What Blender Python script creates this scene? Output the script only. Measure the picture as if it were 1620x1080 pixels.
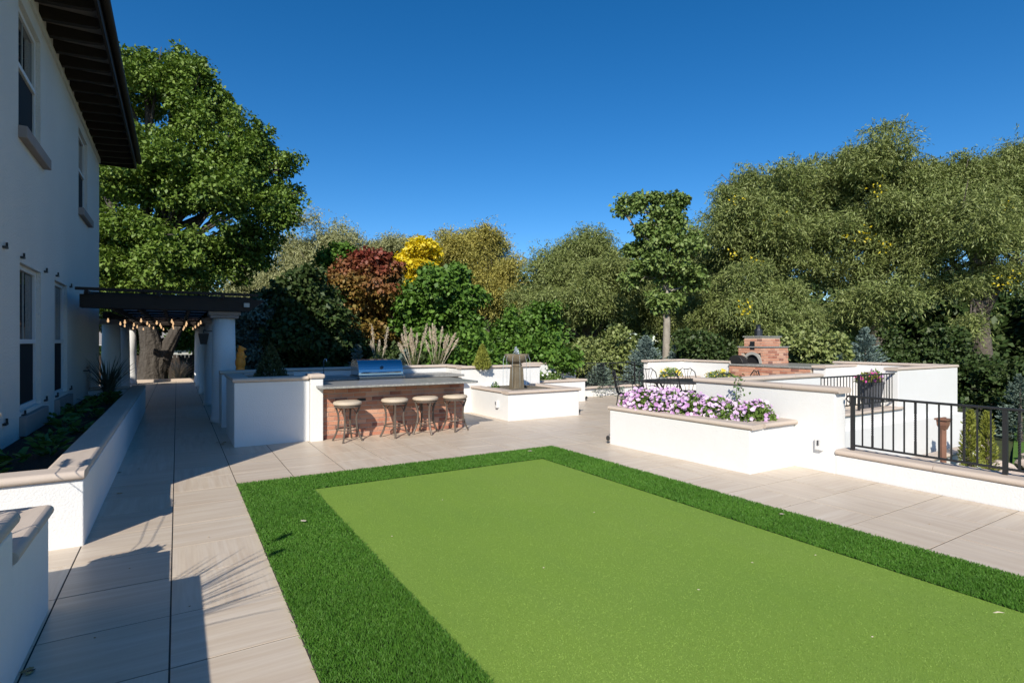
import bpy, bmesh, math, random
import numpy as np
from mathutils import Matrix, Vector

R = math.radians
random.seed(7)
rng = np.random.default_rng(11)
U = 1.6                       # eye height in metres; the site plan below is written in units of it
for o in list(bpy.data.objects):
    bpy.data.objects.remove(o)
scene = bpy.context.scene
COL = scene.collection

# ------------------------------------------------------------------ camera, sky, sun, exposure
YAW = 31.33                   # camera looks this many degrees clockwise of +Y (the path runs along +Y)
FPX = 870.6
cam_data = bpy.data.cameras.new('camera')
cam_data.sensor_width = 36
cam_data.lens = FPX / 1620 * 36
cam_data.clip_start = 0.05
cam_data.clip_end = 1500
cam = bpy.data.objects.new('camera', cam_data)
COL.objects.link(cam)
cam.location = (0, 0, U)
cam.rotation_euler = (R(90), 0, R(-YAW))
scene.camera = cam

SUN_EL, SHADOW_AZ = 34.0, 42.0   # shadows run 42 degrees clockwise of +Y
world = bpy.data.worlds.new('World')
scene.world = world
world.use_nodes = True
wn = world.node_tree.nodes
wl = world.node_tree.links
sky = wn.new('ShaderNodeTexSky')
sky.sky_type = 'NISHITA'
sky.sun_disc = False
sky.sun_elevation = R(SUN_EL)
sky.sun_rotation = R(SHADOW_AZ + 180)
sky.altitude = 1900
sky.air_density = 1.0
sky.dust_density = 0.7
sky.ozone_density = 3.0
hsv = wn.new('ShaderNodeHueSaturation')
hsv.inputs['Saturation'].default_value = 1.34
hsv.inputs['Hue'].default_value = 0.501
wl.new(sky.outputs[0], hsv.inputs['Color'])
wl.new(hsv.outputs[0], wn['Background'].inputs[0])
wn['Background'].inputs[1].default_value = 0.118

sd = bpy.data.lights.new('sun', 'SUN')
sd.energy = 5.0
sd.angle = R(0.53)
sd.color = (1.0, 0.925, 0.80)
sun = bpy.data.objects.new('sun', sd)
COL.objects.link(sun)
ce, se = math.cos(R(SUN_EL)), math.sin(R(SUN_EL))
ldir = Vector((math.sin(R(SHADOW_AZ)) * ce, math.cos(R(SHADOW_AZ)) * ce, -se))
sun.rotation_euler = ldir.to_track_quat('-Z', 'Y').to_euler()
sun.location = (-10, -10, 20)

vs = scene.view_settings
vs.view_transform = 'Standard'
vs.look = 'None'
vs.gamma = 1
vs.exposure = 0.27
vs.use_curve_mapping = False

# ------------------------------------------------------------------ bearings -> world (site survey helper)
SY, CY = math.sin(R(YAW)), math.cos(R(YAW))

def at(px, py, depth):
    """world point (m) seen at photo pixel px,py at a given depth in metres"""
    lat = (px - 810) / FPX * depth
    return Vector((SY * depth + CY * lat, CY * depth - SY * lat, U - (py - 540) / FPX * depth))

# ------------------------------------------------------------------ materials
MATS = {}
def mat(name, base, rough=0.7, metal=0.0, var=None, island=False, noise=None, bump=None, spec=0.3, translucent=0.0,
        coords='Object', big=None, builder=None, coat=0.0):
    """base colour + optional second colour 'var' picked per object / per island, noise=(scale, colour, amount), bump=(scale, strength, dist)"""
    m = bpy.data.materials.new(name)
    m.use_nodes = True
    nt = m.node_tree
    n, l = nt.nodes, nt.links
    b = n['Principled BSDF']
    b.inputs['Roughness'].default_value = rough
    b.inputs['Metallic'].default_value = metal
    b.inputs['Specular IOR Level'].default_value = spec
    b.inputs['Coat Weight'].default_value = coat
    tc = n.new('ShaderNodeTexCoord')
    rgb = n.new('ShaderNodeRGB')
    rgb.outputs[0].default_value = (*base, 1)
    out = rgb.outputs[0]
    def mix(a, bb, fac, mode='MIX'):
        mx = n.new('ShaderNodeMix')
        mx.data_type = 'RGBA'
        mx.blend_type = mode
        for s, v in ((6, a), (7, bb)):
            if isinstance(v, tuple):
                mx.inputs[s].default_value = (*v, 1)
            else:
                l.new(v, mx.inputs[s])
        if isinstance(fac, float):
            mx.inputs[0].default_value = fac
        else:
            l.new(fac, mx.inputs[0])
        return mx.outputs[2]
    if var:
        if island:
            g = n.new('ShaderNodeNewGeometry')
            rnd = g.outputs['Random Per Island']
        else:
            g = n.new('ShaderNodeObjectInfo')
            rnd = g.outputs['Random']
        cr = n.new('ShaderNodeValToRGB')
        cols = [base] + list(var)
        while len(cr.color_ramp.elements) < len(cols):
            cr.color_ramp.elements.new(0.5)
        for i, c in enumerate(cols):
            cr.color_ramp.elements[i].position = i / (len(cols) - 1)
            cr.color_ramp.elements[i].color = (*c, 1)
        l.new(rnd, cr.inputs[0])
        out = cr.outputs[0]
    def noise_fac(scale, lo=0.35, hi=0.65, stretch=None, detail=4):
        t = n.new('ShaderNodeTexNoise')
        t.inputs['Scale'].default_value = scale
        t.inputs['Detail'].default_value = detail
        src = tc.outputs[coords]
        if stretch:
            mp = n.new('ShaderNodeMapping')
            mp.inputs['Scale'].default_value = stretch
            l.new(src, mp.inputs[0])
            src = mp.outputs[0]
        l.new(src, t.inputs['Vector'])
        mr = n.new('ShaderNodeMapRange')
        mr.inputs[1].default_value = lo
        mr.inputs[2].default_value = hi
        l.new(t.outputs[0], mr.inputs[0])
        return mr.outputs[0], t.outputs[0]
    for nz in ([noise] if noise and not isinstance(noise, list) else (noise or [])):
        f, _ = noise_fac(nz[0], stretch=nz[3] if len(nz) > 3 else None)
        mm = n.new('ShaderNodeMath')
        mm.operation = 'MULTIPLY'
        mm.inputs[1].default_value = nz[2]
        l.new(f, mm.inputs[0])
        out = mix(out, nz[1], mm.outputs[0])
    if builder:
        out = builder(nt, tc, out, mix)
    l.new(out, b.inputs['Base Color'])
    if bump:
        _, raw = noise_fac(bump[0], detail=bump[3] if len(bump) > 3 else 3)
        bp = n.new('ShaderNodeBump')
        bp.inputs['Strength'].default_value = bump[1]
        bp.inputs['Distance'].default_value = bump[2]
        l.new(raw, bp.inputs['Height'])
        l.new(bp.outputs[0], b.inputs['Normal'])
    if translucent:
        tr = n.new('ShaderNodeBsdfTranslucent')
        hs = n.new('ShaderNodeHueSaturation')
        hs.inputs['Saturation'].default_value = 1.1
        hs.inputs['Value'].default_value = 1.4
        l.new(out, hs.inputs['Color'])
        l.new(hs.outputs[0], tr.inputs['Color'])
        ms = n.new('ShaderNodeMixShader')
        ms.inputs[0].default_value = translucent
        l.new(b.outputs[0], ms.inputs[1])
        l.new(tr.outputs[0], ms.inputs[2])
        l.new(ms.outputs[0], n['Material Output'].inputs[0])
    MATS[name] = m
    return m

def grain_builder(dark, light):
    """travertine-like veins; direction and offset differ from stone to stone"""
    def f(nt, tc, out, mix):
        n, l = nt.nodes, nt.links
        oi = n.new('ShaderNodeObjectInfo')
        geo = n.new('ShaderNodeNewGeometry')
        add = n.new('ShaderNodeMath'); add.operation = 'ADD'
        l.new(oi.outputs['Random'], add.inputs[0]); l.new(geo.outputs['Random Per Island'], add.inputs[1])
        fr = n.new('ShaderNodeMath'); fr.operation = 'FRACT'
        l.new(add.outputs[0], fr.inputs[0])
        gt = n.new('ShaderNodeMath'); gt.operation = 'GREATER_THAN'; gt.inputs[1].default_value = 0.5
        l.new(fr.outputs[0], gt.inputs[0])
        ang = n.new('ShaderNodeMath'); ang.operation = 'MULTIPLY'; ang.inputs[1].default_value = math.pi / 2
        l.new(gt.outputs[0], ang.inputs[0])
        vr = n.new('ShaderNodeVectorRotate'); vr.rotation_type = 'Z_AXIS'
        l.new(tc.outputs['Object'], vr.inputs['Vector']); l.new(ang.outputs[0], vr.inputs['Angle'])
        off = n.new('ShaderNodeVectorMath'); off.operation = 'SCALE'
        off.inputs[0].default_value = (31, 17, 9)
        l.new(add.outputs[0], off.inputs['Scale'])
        va = n.new('ShaderNodeVectorMath'); va.operation = 'ADD'
        l.new(vr.outputs[0], va.inputs[0]); l.new(off.outputs[0], va.inputs[1])
        for st, sc, c, amt in (((1.1, 8, 1), 1.0, dark, 0.65), ((0.9, 20, 1), 1.0, light, 0.55), ((3, 70, 1), 1.0, dark, 0.3)):
            mp = n.new('ShaderNodeMapping'); mp.inputs['Scale'].default_value = st
            l.new(va.outputs[0], mp.inputs[0])
            t = n.new('ShaderNodeTexNoise'); t.inputs['Scale'].default_value = sc; t.inputs['Detail'].default_value = 5
            t.inputs['Distortion'].default_value = 0.6
            l.new(mp.outputs[0], t.inputs['Vector'])
            mr = n.new('ShaderNodeMapRange'); mr.inputs[1].default_value = 0.42; mr.inputs[2].default_value = 0.68; mr.inputs[4].default_value = amt
            l.new(t.outputs[0], mr.inputs[0])
            out = mix(out, c, mr.outputs[0])
        return out
    return f

stucco = mat('white_stucco', (0.72, 0.72, 0.715), rough=0.9, noise=[(0.8, (0.675, 0.675, 0.665), 0.6), (9, (0.69, 0.685, 0.67), 0.5)], bump=(60, 0.45, 0.010, 4))
house_stucco = mat('house_stucco', (0.66, 0.63, 0.585), rough=0.92, noise=(0.6, (0.60, 0.57, 0.53), 0.5), bump=(38, 0.9, 0.018, 4))
cap_mat = mat('cast_stone', (0.52, 0.44, 0.37), rough=0.75, var=[(0.54, 0.455, 0.385), (0.49, 0.41, 0.345)], noise=[(3, (0.44, 0.37, 0.31), 0.5, (1, 6, 6))], bump=(60, 0.15, 0.004))
tile_mat = mat('porcelain_tile', (0.57, 0.475, 0.37), rough=0.42, var=[(0.61, 0.525, 0.42), (0.52, 0.435, 0.34), (0.59, 0.51, 0.415)], noise=[(2.2, (0.50, 0.405, 0.305), 0.45), (40, (0.50, 0.42, 0.33), 0.3)], builder=grain_builder((0.45, 0.36, 0.275), (0.63, 0.56, 0.475)), bump=(90, 0.06, 0.002), spec=0.4)
grout = mat('dark_joint', (0.055, 0.048, 0.042), rough=0.95)
brick_mat = mat('red_brick', (0.46, 0.20, 0.125), rough=0.85, var=[(0.52, 0.26, 0.17), (0.48, 0.22, 0.14), (0.56, 0.32, 0.22), (0.42, 0.17, 0.11), (0.50, 0.24, 0.15), (0.58, 0.36, 0.26), (0.40, 0.16, 0.10), (0.30, 0.11, 0.075), (0.16, 0.08, 0.07)], noise=(14, (0.50, 0.27, 0.18), 0.25), bump=(40, 0.3, 0.006))
mortar = mat('mortar', (0.50, 0.42, 0.34), rough=0.95, bump=(80, 0.3, 0.004))
granite = mat('grey_granite', (0.23, 0.235, 0.225), rough=0.3, noise=[(60, (0.42, 0.41, 0.38), 0.8), (25, (0.12, 0.12, 0.12), 0.5)], spec=0.5)
steel = mat('brushed_steel', (0.50, 0.52, 0.55), rough=0.22, metal=1.0)
steel_dark = mat('dark_steel', (0.10, 0.10, 0.11), rough=0.35, metal=0.9)
iron = mat('black_iron', (0.018, 0.018, 0.020), rough=0.45, spec=0.5)
bronze = mat('bronze_metal', (0.13, 0.105, 0.085), rough=0.55, metal=0.2, noise=(20, (0.10, 0.08, 0.07), 0.5))
vinyl = mat('beige_vinyl', (0.50, 0.42, 0.33), rough=0.6, noise=(9, (0.44, 0.37, 0.29), 0.5), bump=(60, 0.2, 0.002))
dark_wood = mat('dark_stained_wood', (0.022, 0.016, 0.013), rough=0.7, noise=(8, (0.035, 0.026, 0.02), 0.6, (1, 12, 12)), bump=(40, 0.2, 0.004))
canopy_mat = mat('grey_canopy', (0.50, 0.45, 0.45), rough=0.8, translucent=0.6)
glass = mat('window_glass', (0.03, 0.035, 0.04), rough=0.03, spec=0.3)
screen_dark = mat('screen_and_dark_interior', (0.012, 0.012, 0.014), rough=0.8)  # insect screen black, reused where unlit interiors are painted dark
white_frame = mat('white_frame', (0.62, 0.62, 0.62), rough=0.5)
sill_mat = mat('sill_stone', (0.30, 0.25, 0.23), rough=0.8, noise=(5, (0.25, 0.21, 0.19), 0.5), bump=(50, 0.2, 0.004))
soil = mat('dark_mulch', (0.035, 0.024, 0.017), rough=1.0, noise=(30, (0.07, 0.05, 0.035), 0.7), bump=(35, 1.0, 0.04, 5))
carved = mat('carved_wood', (0.90, 0.30, 0.035), rough=0.5, noise=(10, (0.52, 0.17, 0.03), 0.6, (1, 1, 0.4)), bump=(25, 0.5, 0.02))
fount = mat('weathered_stone', (0.16, 0.125, 0.08), rough=0.8, noise=[(5, (0.24, 0.21, 0.15), 0.7), (14, (0.10, 0.085, 0.06), 0.6, (1, 1, 0.25))], bump=(30, 0.4, 0.01))
wetstone = mat('wet_basin_stone', (0.12, 0.105, 0.085), rough=0.35, noise=(8, (0.2, 0.17, 0.13), 0.6))
water_mat = mat('fountain_water', (0.62, 0.70, 0.75), rough=0.05, spec=0.8, translucent=0.4)
plastic_grey = mat('grey_plastic', (0.42, 0.41, 0.38), rough=0.5)
plastic_black = mat('black_plastic', (0.02, 0.02, 0.02), rough=0.5)
copper = mat('brown_copper', (0.30, 0.15, 0.10), rough=0.5, noise=(7, (0.19, 0.10, 0.07), 0.7), metal=0.2)
pot_mat = mat('charcoal_pot', (0.09, 0.095, 0.11), rough=0.6)
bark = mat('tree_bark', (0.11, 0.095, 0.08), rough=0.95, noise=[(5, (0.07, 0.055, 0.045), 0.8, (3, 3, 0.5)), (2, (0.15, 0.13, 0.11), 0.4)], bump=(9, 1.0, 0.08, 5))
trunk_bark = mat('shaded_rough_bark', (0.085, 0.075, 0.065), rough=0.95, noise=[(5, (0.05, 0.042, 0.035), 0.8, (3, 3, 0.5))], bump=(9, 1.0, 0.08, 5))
bark_pale = mat('pale_bark', (0.34, 0.31, 0.26), rough=0.9, noise=(6, (0.2, 0.17, 0.14), 0.7, (1, 1, 0.5)), bump=(20, 0.6, 0.03))
roof_mat = mat('neighbour_shingle', (0.25, 0.24, 0.235), rough=0.9, noise=(9, (0.19, 0.18, 0.18), 0.6))
siding = mat('neighbour_siding', (0.42, 0.42, 0.40), rough=0.8)
fence_mat = mat('dark_fence_board', (0.045, 0.035, 0.03), rough=0.9, var=[(0.07, 0.055, 0.045), (0.035, 0.028, 0.024)])
rock_mat = mat('tan_boulder', (0.46, 0.36, 0.28), rough=0.9, var=[(0.55, 0.44, 0.35), (0.40, 0.30, 0.23), (0.5, 0.42, 0.36)], island=True, bump=(12, 0.6, 0.04))
turf_base = mat('turf_backing', (0.018, 0.04, 0.012), rough=1.0)
turf_blade = mat('turf_blade', (0.045, 0.150, 0.012), rough=0.6, var=[(0.085, 0.215, 0.022), (0.055, 0.17, 0.014), (0.14, 0.26, 0.05)], island=True, translucent=0.2, noise=[(1.6, (0.04, 0.125, 0.012), 0.5), (7, (0.09, 0.21, 0.025), 0.35)])
green_mat = mat('putting_turf', (0.205, 0.31, 0.058), rough=0.9, spec=0.1, noise=[(170, (0.11, 0.21, 0.028), 0.8), (260, (0.25, 0.36, 0.07), 0.5), (0.7, (0.16, 0.27, 0.045), 0.7), (4, (0.19, 0.305, 0.042), 0.35, (1, .25, 1))], bump=(240, 0.8, 0.005, 2))
lawn_mat = mat('lawn_ground', (0.05, 0.075, 0.025), rough=1.0, noise=[(0.15, (0.055, 0.04, 0.025), 0.9), (3, (0.07, 0.11, 0.03), 0.6)], bump=(20, 0.8, 0.05))
lawn_bright = mat('mown_lawn', (0.10, 0.20, 0.03), rough=0.9, noise=(6, (0.07, 0.15, 0.02), 0.6), bump=(60, 0.8, 0.02))
dry_leaf = mat('dry_leaf', (0.20, 0.10, 0.045), rough=0.8, var=[(0.45, 0.30, 0.12), (0.10, 0.05, 0.03)])

def leafmat(name, cols, tr=0.13, big=None, builder=None, rough=0.55):
    return mat(name, cols[0], rough=rough, var=cols[1:], island=True, translucent=tr, noise=big, spec=0.35, builder=builder)

def by_height(z0, z1, low, high):
    def f(nt, tc, out, mix):
        n, l = nt.nodes, nt.links
        sp = n.new('ShaderNodeSeparateXYZ'); l.new(tc.outputs['Object'], sp.inputs[0])
        t = n.new('ShaderNodeTexNoise'); t.inputs['Scale'].default_value = 0.9; l.new(tc.outputs['Object'], t.inputs['Vector'])
        a = n.new('ShaderNodeMath'); a.operation = 'MULTIPLY_ADD'; a.inputs[1].default_value = 4.5
        l.new(t.outputs[0], a.inputs[0]); l.new(sp.outputs[2], a.inputs[2])
        mr = n.new('ShaderNodeMapRange'); mr.inputs[1].default_value = z0 + 2.2; mr.inputs[2].default_value = z1 + 2.2
        l.new(a.outputs[0], mr.inputs[0])
        return mix(mix(out, low, 0.6), mix(out, high, 0.8), mr.outputs[0])
    return f

LM = dict(
    oak=leafmat('bright_oak_leaf', [(0.065, 0.12, 0.014), (0.12, 0.195, 0.025), (0.18, 0.26, 0.05), (0.08, 0.15, 0.018)]),
    pale=leafmat('silver_willow_leaf', [(0.27, 0.29, 0.13), (0.36, 0.37, 0.19), (0.23, 0.26, 0.11)], big=(0.35, (0.33, 0.32, 0.14), 0.5)),
    willow=leafmat('olive_willow_leaf', [(0.12, 0.165, 0.040), (0.19, 0.24, 0.07), (0.27, 0.31, 0.12), (0.145, 0.19, 0.05)], big=(0.3, (0.19, 0.21, 0.06), 0.35)),
    ywillow=leafmat('yellowing_willow_leaf', [(0.28, 0.28, 0.07), (0.38, 0.35, 0.09), (0.23, 0.25, 0.08)], big=(0.5, (0.42, 0.33, 0.06), 0.4)),
    cottonwood=leafmat('airy_cottonwood_leaf', [(0.10, 0.165, 0.035), (0.15, 0.22, 0.055), (0.20, 0.26, 0.085)]),
    green=leafmat('green_maple_leaf', [(0.045, 0.11, 0.012), (0.085, 0.17, 0.022), (0.12, 0.22, 0.035)]),
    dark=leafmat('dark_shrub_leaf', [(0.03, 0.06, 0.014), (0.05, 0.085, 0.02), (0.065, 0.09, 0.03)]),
    yellow=leafmat('yellow_leaf', [(0.65, 0.50, 0.02), (0.75, 0.62, 0.04), (0.55, 0.46, 0.03)], tr=0.3),
    red=leafmat('turning_maple_leaf', [(0.20, 0.14, 0.03), (0.14, 0.17, 0.03), (0.30, 0.14, 0.035), (0.22, 0.18, 0.04)], builder=by_height(3.9, 6.4, (0.21, 0.14, 0.035), (0.19, 0.02, 0.03))),
    spruce=leafmat('blue_spruce_needle', [(0.13, 0.19, 0.17), (0.20, 0.27, 0.25), (0.10, 0.15, 0.13)], tr=0.0),
    cypress=leafmat('grey_juniper_leaf', [(0.10, 0.15, 0.12), (0.16, 0.21, 0.17)], tr=0.0),
    arbor=leafmat('golden_arborvitae_leaf', [(0.17, 0.20, 0.03), (0.26, 0.27, 0.05)], tr=0.05),
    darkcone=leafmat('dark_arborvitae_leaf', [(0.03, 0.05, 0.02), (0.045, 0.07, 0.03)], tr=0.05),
    straw=leafmat('dry_plume', [(0.52, 0.44, 0.33), (0.66, 0.58, 0.46), (0.42, 0.34, 0.25)], tr=0.2),
    blade=leafmat('grass_leaf', [(0.10, 0.13, 0.04), (0.16, 0.18, 0.07)], tr=0.2),
    yucca=leafmat('yucca_leaf', [(0.05, 0.07, 0.05), (0.09, 0.11, 0.08)], tr=0.05),
    bed=leafmat('bedding_leaf', [(0.04, 0.10, 0.015), (0.08, 0.16, 0.03), (0.06, 0.13, 0.02)], tr=0.15),
    petleaf=leafmat('petunia_leaf', [(0.11, 0.19, 0.035), (0.17, 0.26, 0.06)], tr=0.2),
    petal=leafmat('mauve_petal', [(0.62, 0.40, 0.66), (0.74, 0.55, 0.77), (0.50, 0.24, 0.52), (0.80, 0.66, 0.81), (0.70, 0.48, 0.70)], tr=0.25),
    white=leafmat('white_petal', [(0.8, 0.8, 0.76), (0.75, 0.72, 0.74)], tr=0.2),
    blue=leafmat('blue_petal', [(0.18, 0.25, 0.65), (0.3, 0.4, 0.75)], tr=0.2),
    warm=leafmat('yellow_petal', [(0.75, 0.55, 0.03), (0.7, 0.6, 0.1)], tr=0.2),
    pink=leafmat('magenta_petal', [(0.6, 0.06, 0.18), (0.55, 0.1, 0.4)], tr=0.2),
)

# ------------------------------------------------------------------ mesh helpers
BASE = {}
class MB:
    def __init__(s):
        s.v, s.f = [], []
    def add(s, vs, fs):
        k = len(s.v)
        s.v += [tuple(p) for p in vs]
        s.f += [tuple(i + k for i in f) for f in fs]
        return s
    def box(s, x0, y0, z0, x1, y1, z1):
        x0, x1 = min(x0, x1), max(x0, x1); y0, y1 = min(y0, y1), max(y0, y1); z0, z1 = min(z0, z1), max(z0, z1)
        return s.add([(x0, y0, z0), (x1, y0, z0), (x1, y1, z0), (x0, y1, z0), (x0, y0, z1), (x1, y0, z1), (x1, y1, z1), (x0, y1, z1)],
                     [(3, 2, 1, 0), (4, 5, 6, 7), (0, 1, 5, 4), (1, 2, 6, 5), (2, 3, 7, 6), (3, 0, 4, 7)])
    def prism(s, pts, z0, z1):
        n = len(pts)
        a = sum(pts[i][0] * pts[(i + 1) % n][1] - pts[(i + 1) % n][0] * pts[i][1] for i in range(n))
        if a < 0: pts = pts[::-1]
        return s.add([(x, y, z0) for x, y in pts] + [(x, y, z1) for x, y in pts],
                     [tuple(range(n - 1, -1, -1)), tuple(range(n, 2 * n))] + [(i, (i + 1) % n, n + (i + 1) % n, n + i) for i in range(n)])
    def ring(s, x0, y0, x1, y1, t, z0, z1):
        o = [(x0, y0), (x1, y0), (x1, y1), (x0, y1)]
        q = [(x0 + t, y0 + t), (x1 - t, y0 + t), (x1 - t, y1 - t), (x0 + t, y1 - t)]
        vs = [(x, y, z0) for x, y in o] + [(x, y, z1) for x, y in o] + [(x, y, z0) for x, y in q] + [(x, y, z1) for x, y in q]
        fs = []
        for i in range(4):
            j = (i + 1) % 4
            fs += [(i, j, 4 + j, 4 + i), (8 + j, 8 + i, 12 + i, 12 + j), (4 + i, 4 + j, 12 + j, 12 + i), (8 + i, 8 + j, j, i)]
        return s.add(vs, fs)
    def tube(s, path, r, n=8, cap=True, flat=1.0):
        path = [Vector(p) for p in path]
        rs = r if isinstance(r, (list, tuple)) else [r] * len(path)
        k = len(s.v)
        up = Vector((0, 0, 1))
        d0 = (path[-1] - path[0]).normalized() if (path[-1] - path[0]).length > 1e-6 else Vector((1, 0, 0))
        if abs(d0.z) > 0.9: up = Vector((0, 1, 0))
        for i, p in enumerate(path):
            d = (path[min(i + 1, len(path) - 1)] - path[max(i - 1, 0)]).normalized()
            a = d.cross(up)
            if a.length < 1e-4: a = d.cross(Vector((1, 0, 0)))
            a.normalize(); b = a.cross(d).normalized()
            for j in range(n):
                t = 2 * math.pi * j / n
                s.v.append(tuple(p + (a * math.cos(t) + b * math.sin(t) * flat) * rs[i]))
        for i in range(len(path) - 1):
            for j in range(n):
                s.f.append((k + i * n + j, k + i * n + (j + 1) % n, k + (i + 1) * n + (j + 1) % n, k + (i + 1) * n + j))
        if cap:
            s.f.append(tuple(k + j for j in range(n - 1, -1, -1)))
            s.f.append(tuple(k + (len(path) - 1) * n + j for j in range(n)))
        return s
    def lathe(s, prof, c=(0, 0, 0), n=24):
        k = len(s.v)
        for r, z in prof:
            for j in range(n):
                t = 2 * math.pi * j / n
                s.v.append((c[0] + r * math.cos(t), c[1] + r * math.sin(t), c[2] + z))
        for i in range(len(prof) - 1):
            for j in range(n):
                s.f.append((k + i * n + j, k + i * n + (j + 1) % n, k + (i + 1) * n + (j + 1) % n, k + (i + 1) * n + j))
        s.f.append(tuple(k + j for j in range(n - 1, -1, -1)))
        s.f.append(tuple(k + (len(prof) - 1) * n + j for j in range(n)))
        return s
    def ball(s, c, r, n=10, m=6, sq=(1, 1, 1)):
        prof = [(math.sin(math.pi * i / m) * r * 1.0 + 1e-4, -math.cos(math.pi * i / m) * r * sq[2]) for i in range(m + 1)]
        k = len(s.v)
        s.lathe(prof, (0, 0, 0), n)
        for i in range(k, len(s.v)):
            x, y, z = s.v[i]
            s.v[i] = (c[0] + x * sq[0], c[1] + y * sq[1], c[2] + z)
        return s
    def mesh(s, name, off=(0, 0, 0)):
        m = bpy.data.meshes.new(name)
        m.from_pydata([(x - off[0], y - off[1], z - off[2]) for x, y, z in s.v], [], s.f)
        m.update()
        return m

def tag(o, label=None, cat=None, group=None, kind=None):
    if label: o['label'] = label
    if cat: o['category'] = cat
    if group: o['group'] = group
    if kind: o['kind'] = kind
    return o

def thing(name, label, cat, loc=(0, 0, 0), group=None, rz=0):
    o = bpy.data.objects.new(name, None)
    o.empty_display_size = 0.2
    o.location = loc
    o.rotation_euler.z = rz
    COL.objects.link(o)
    BASE[o.name] = Vector(loc)
    return tag(o, label, cat, group)

def link(name, mesh, material, parent=None, smooth=False, bevel=0, kind=None, loc=None):
    if material is not None and not mesh.materials:
        mesh.materials.append(material)
    o = bpy.data.objects.new(name, mesh)
    COL.objects.link(o)
    if smooth:
        mesh.polygons.foreach_set('use_smooth', [True] * len(mesh.polygons))
    if bevel:
        b = o.modifiers.new('bevel', 'BEVEL')
        b.width = bevel; b.segments = 3; b.limit_method = 'ANGLE'
    if parent is not None:
        o.parent = parent
        BASE[o.name] = BASE.get(parent.name, Vector((0, 0, 0)))
    if loc is not None: o.location = loc
    if kind: o['kind'] = kind
    return o

def part(name, mb, material, parent, smooth=False, bevel=0, kind=None):
    """mb in world coordinates; parents are unrotated when built"""
    off = BASE.get(parent.name, Vector((0, 0, 0))) if parent is not None else (0, 0, 0)
    return link(name, mb.mesh(name, off), material, parent, smooth, bevel, kind)

def copy_tree(o, parent=None):
    c = o.copy()
    COL.objects.link(c)
    if parent is not None: c.parent = parent
    for ch in list(o.children):
        copy_tree(ch, c)
    return c

# shared bullnose capstones -------------------------------------------------
CAPM = {}
def cap_mesh(L, W, T):
    key = (round(L, 3), round(W, 3), round(T, 3))
    if key not in CAPM:
        prof = []
        for i in range(7):
            a = math.pi / 2 - math.pi * i / 6
            prof.append((W / 2 - T / 2 + math.cos(a) * T / 2, -T / 2 + math.sin(a) * T / 2))
        for i in range(7):
            a = -math.pi / 2 - math.pi * i / 6
            prof.append((-W / 2 + T / 2 + math.cos(a) * T / 2, -T / 2 + math.sin(a) * T / 2))
        n = len(prof)
        b = MB()
        ends = [(-L / 2, y, z) for y, z in prof], [(L / 2, y, z) for y, z in prof]
        b.add(ends[0], [tuple(range(n))]); b.add(ends[1], [tuple(range(n - 1, -1, -1))])
        for i0 in (0, 7):                       # the two rounded noses, split from the flats so shading stays true
            b.add(ends[0][i0:i0 + 7] + ends[1][i0:i0 + 7], [(i + 1, i, 7 + i, 8 + i) for i in range(6)])
        for i, j in ((6, 7), (13, 0)):
            b.add([ends[0][i], ends[0][j], ends[1][i], ends[1][j]], [(1, 0, 2, 3)])
        m = b.mesh('capstone')
        m.polygons.foreach_set('use_smooth', [False, False] + [True] * 12 + [False, False])
        CAPM[key] = m
    return CAPM[key]

CAPN = [0]
def cap_run(parent, p0, p1, ztop, W=0.30, T=0.065, stone=0.61):
    """p0,p1 in site units (eye heights); ztop in metres"""
    CAPN[0] += 1
    zt = ztop + 0.0023 * (CAPN[0] % 3)
    a = Vector((p0[0] * U, p0[1] * U, 0)); b = Vector((p1[0] * U, p1[1] * U, 0))
    d = b - a
    n = max(1, round(d.length / stone))
    L = d.length / n
    ang = math.atan2(d.y, d.x)
    m = cap_mesh(L - 0.005, W, T)
    base = BASE.get(parent.name, Vector((0, 0, 0)))
    for i in range(n):
        p = a + d * ((i + 0.5) / n)
        o = link('capstone', m, cap_mat, parent)
        o.location = Vector((p.x, p.y, zt)) - base
        o.rotation_euler = (0, random.uniform(-0.002, 0.002), ang + random.uniform(-0.002, 0.002))

def poly_wall(name, label, pts, z0, z1, m=None, cat='wall'):
    pts = [(x * U, y * U) for x, y in pts]
    t = thing(name, label, cat, (pts[0][0], pts[0][1], 0))
    part('stucco_body', MB().prism(pts, z0, z1), m or stucco, t, bevel=0.012)
    return t

ZT, ZL, ZR = 0.975, 0.53, 0.225     # stucco body heights: tall walls, low planters, railing kerbs
CAPH = 0.065

# ------------------------------------------------------------------ GROUND
gm = MB()
N = 90
xs = np.concatenate([np.linspace(-300, -20, 8), np.linspace(-16, 40, 57), np.linspace(50, 400, 10)])
ys = np.concatenate([np.linspace(-200, -12, 6), np.linspace(-8, 46, 55), np.linspace(55, 500, 12)])
def ground_z(x, y):
    lo = -1.35
    right = min(1, max(0, (x - 5.5) / 1.5)) if y < 5.2 else min(1, max(0, (x - 15.7) / 1.0))
    back = min(1, max(0, (y - 13.0) / 4.0)) * min(1, max(0, (x - 2.5) / 3.0))
    k = max(right, back)
    return -0.09 + (lo + 0.09) * k + 0.04 * math.sin(x * 1.3) * math.cos(y * 1.1) * k
gv = [(x, y, ground_z(x, y)) for y in ys for x in xs]
nx = len(xs)
gf = [(j * nx + i, j * nx + i + 1, (j + 1) * nx + i + 1, (j + 1) * nx + i) for j in range(len(ys) - 1) for i in range(nx - 1)]
gm.add(gv, gf)
tag(part('ground', gm, lawn_mat, None, smooth=True), kind='structure')

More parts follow.
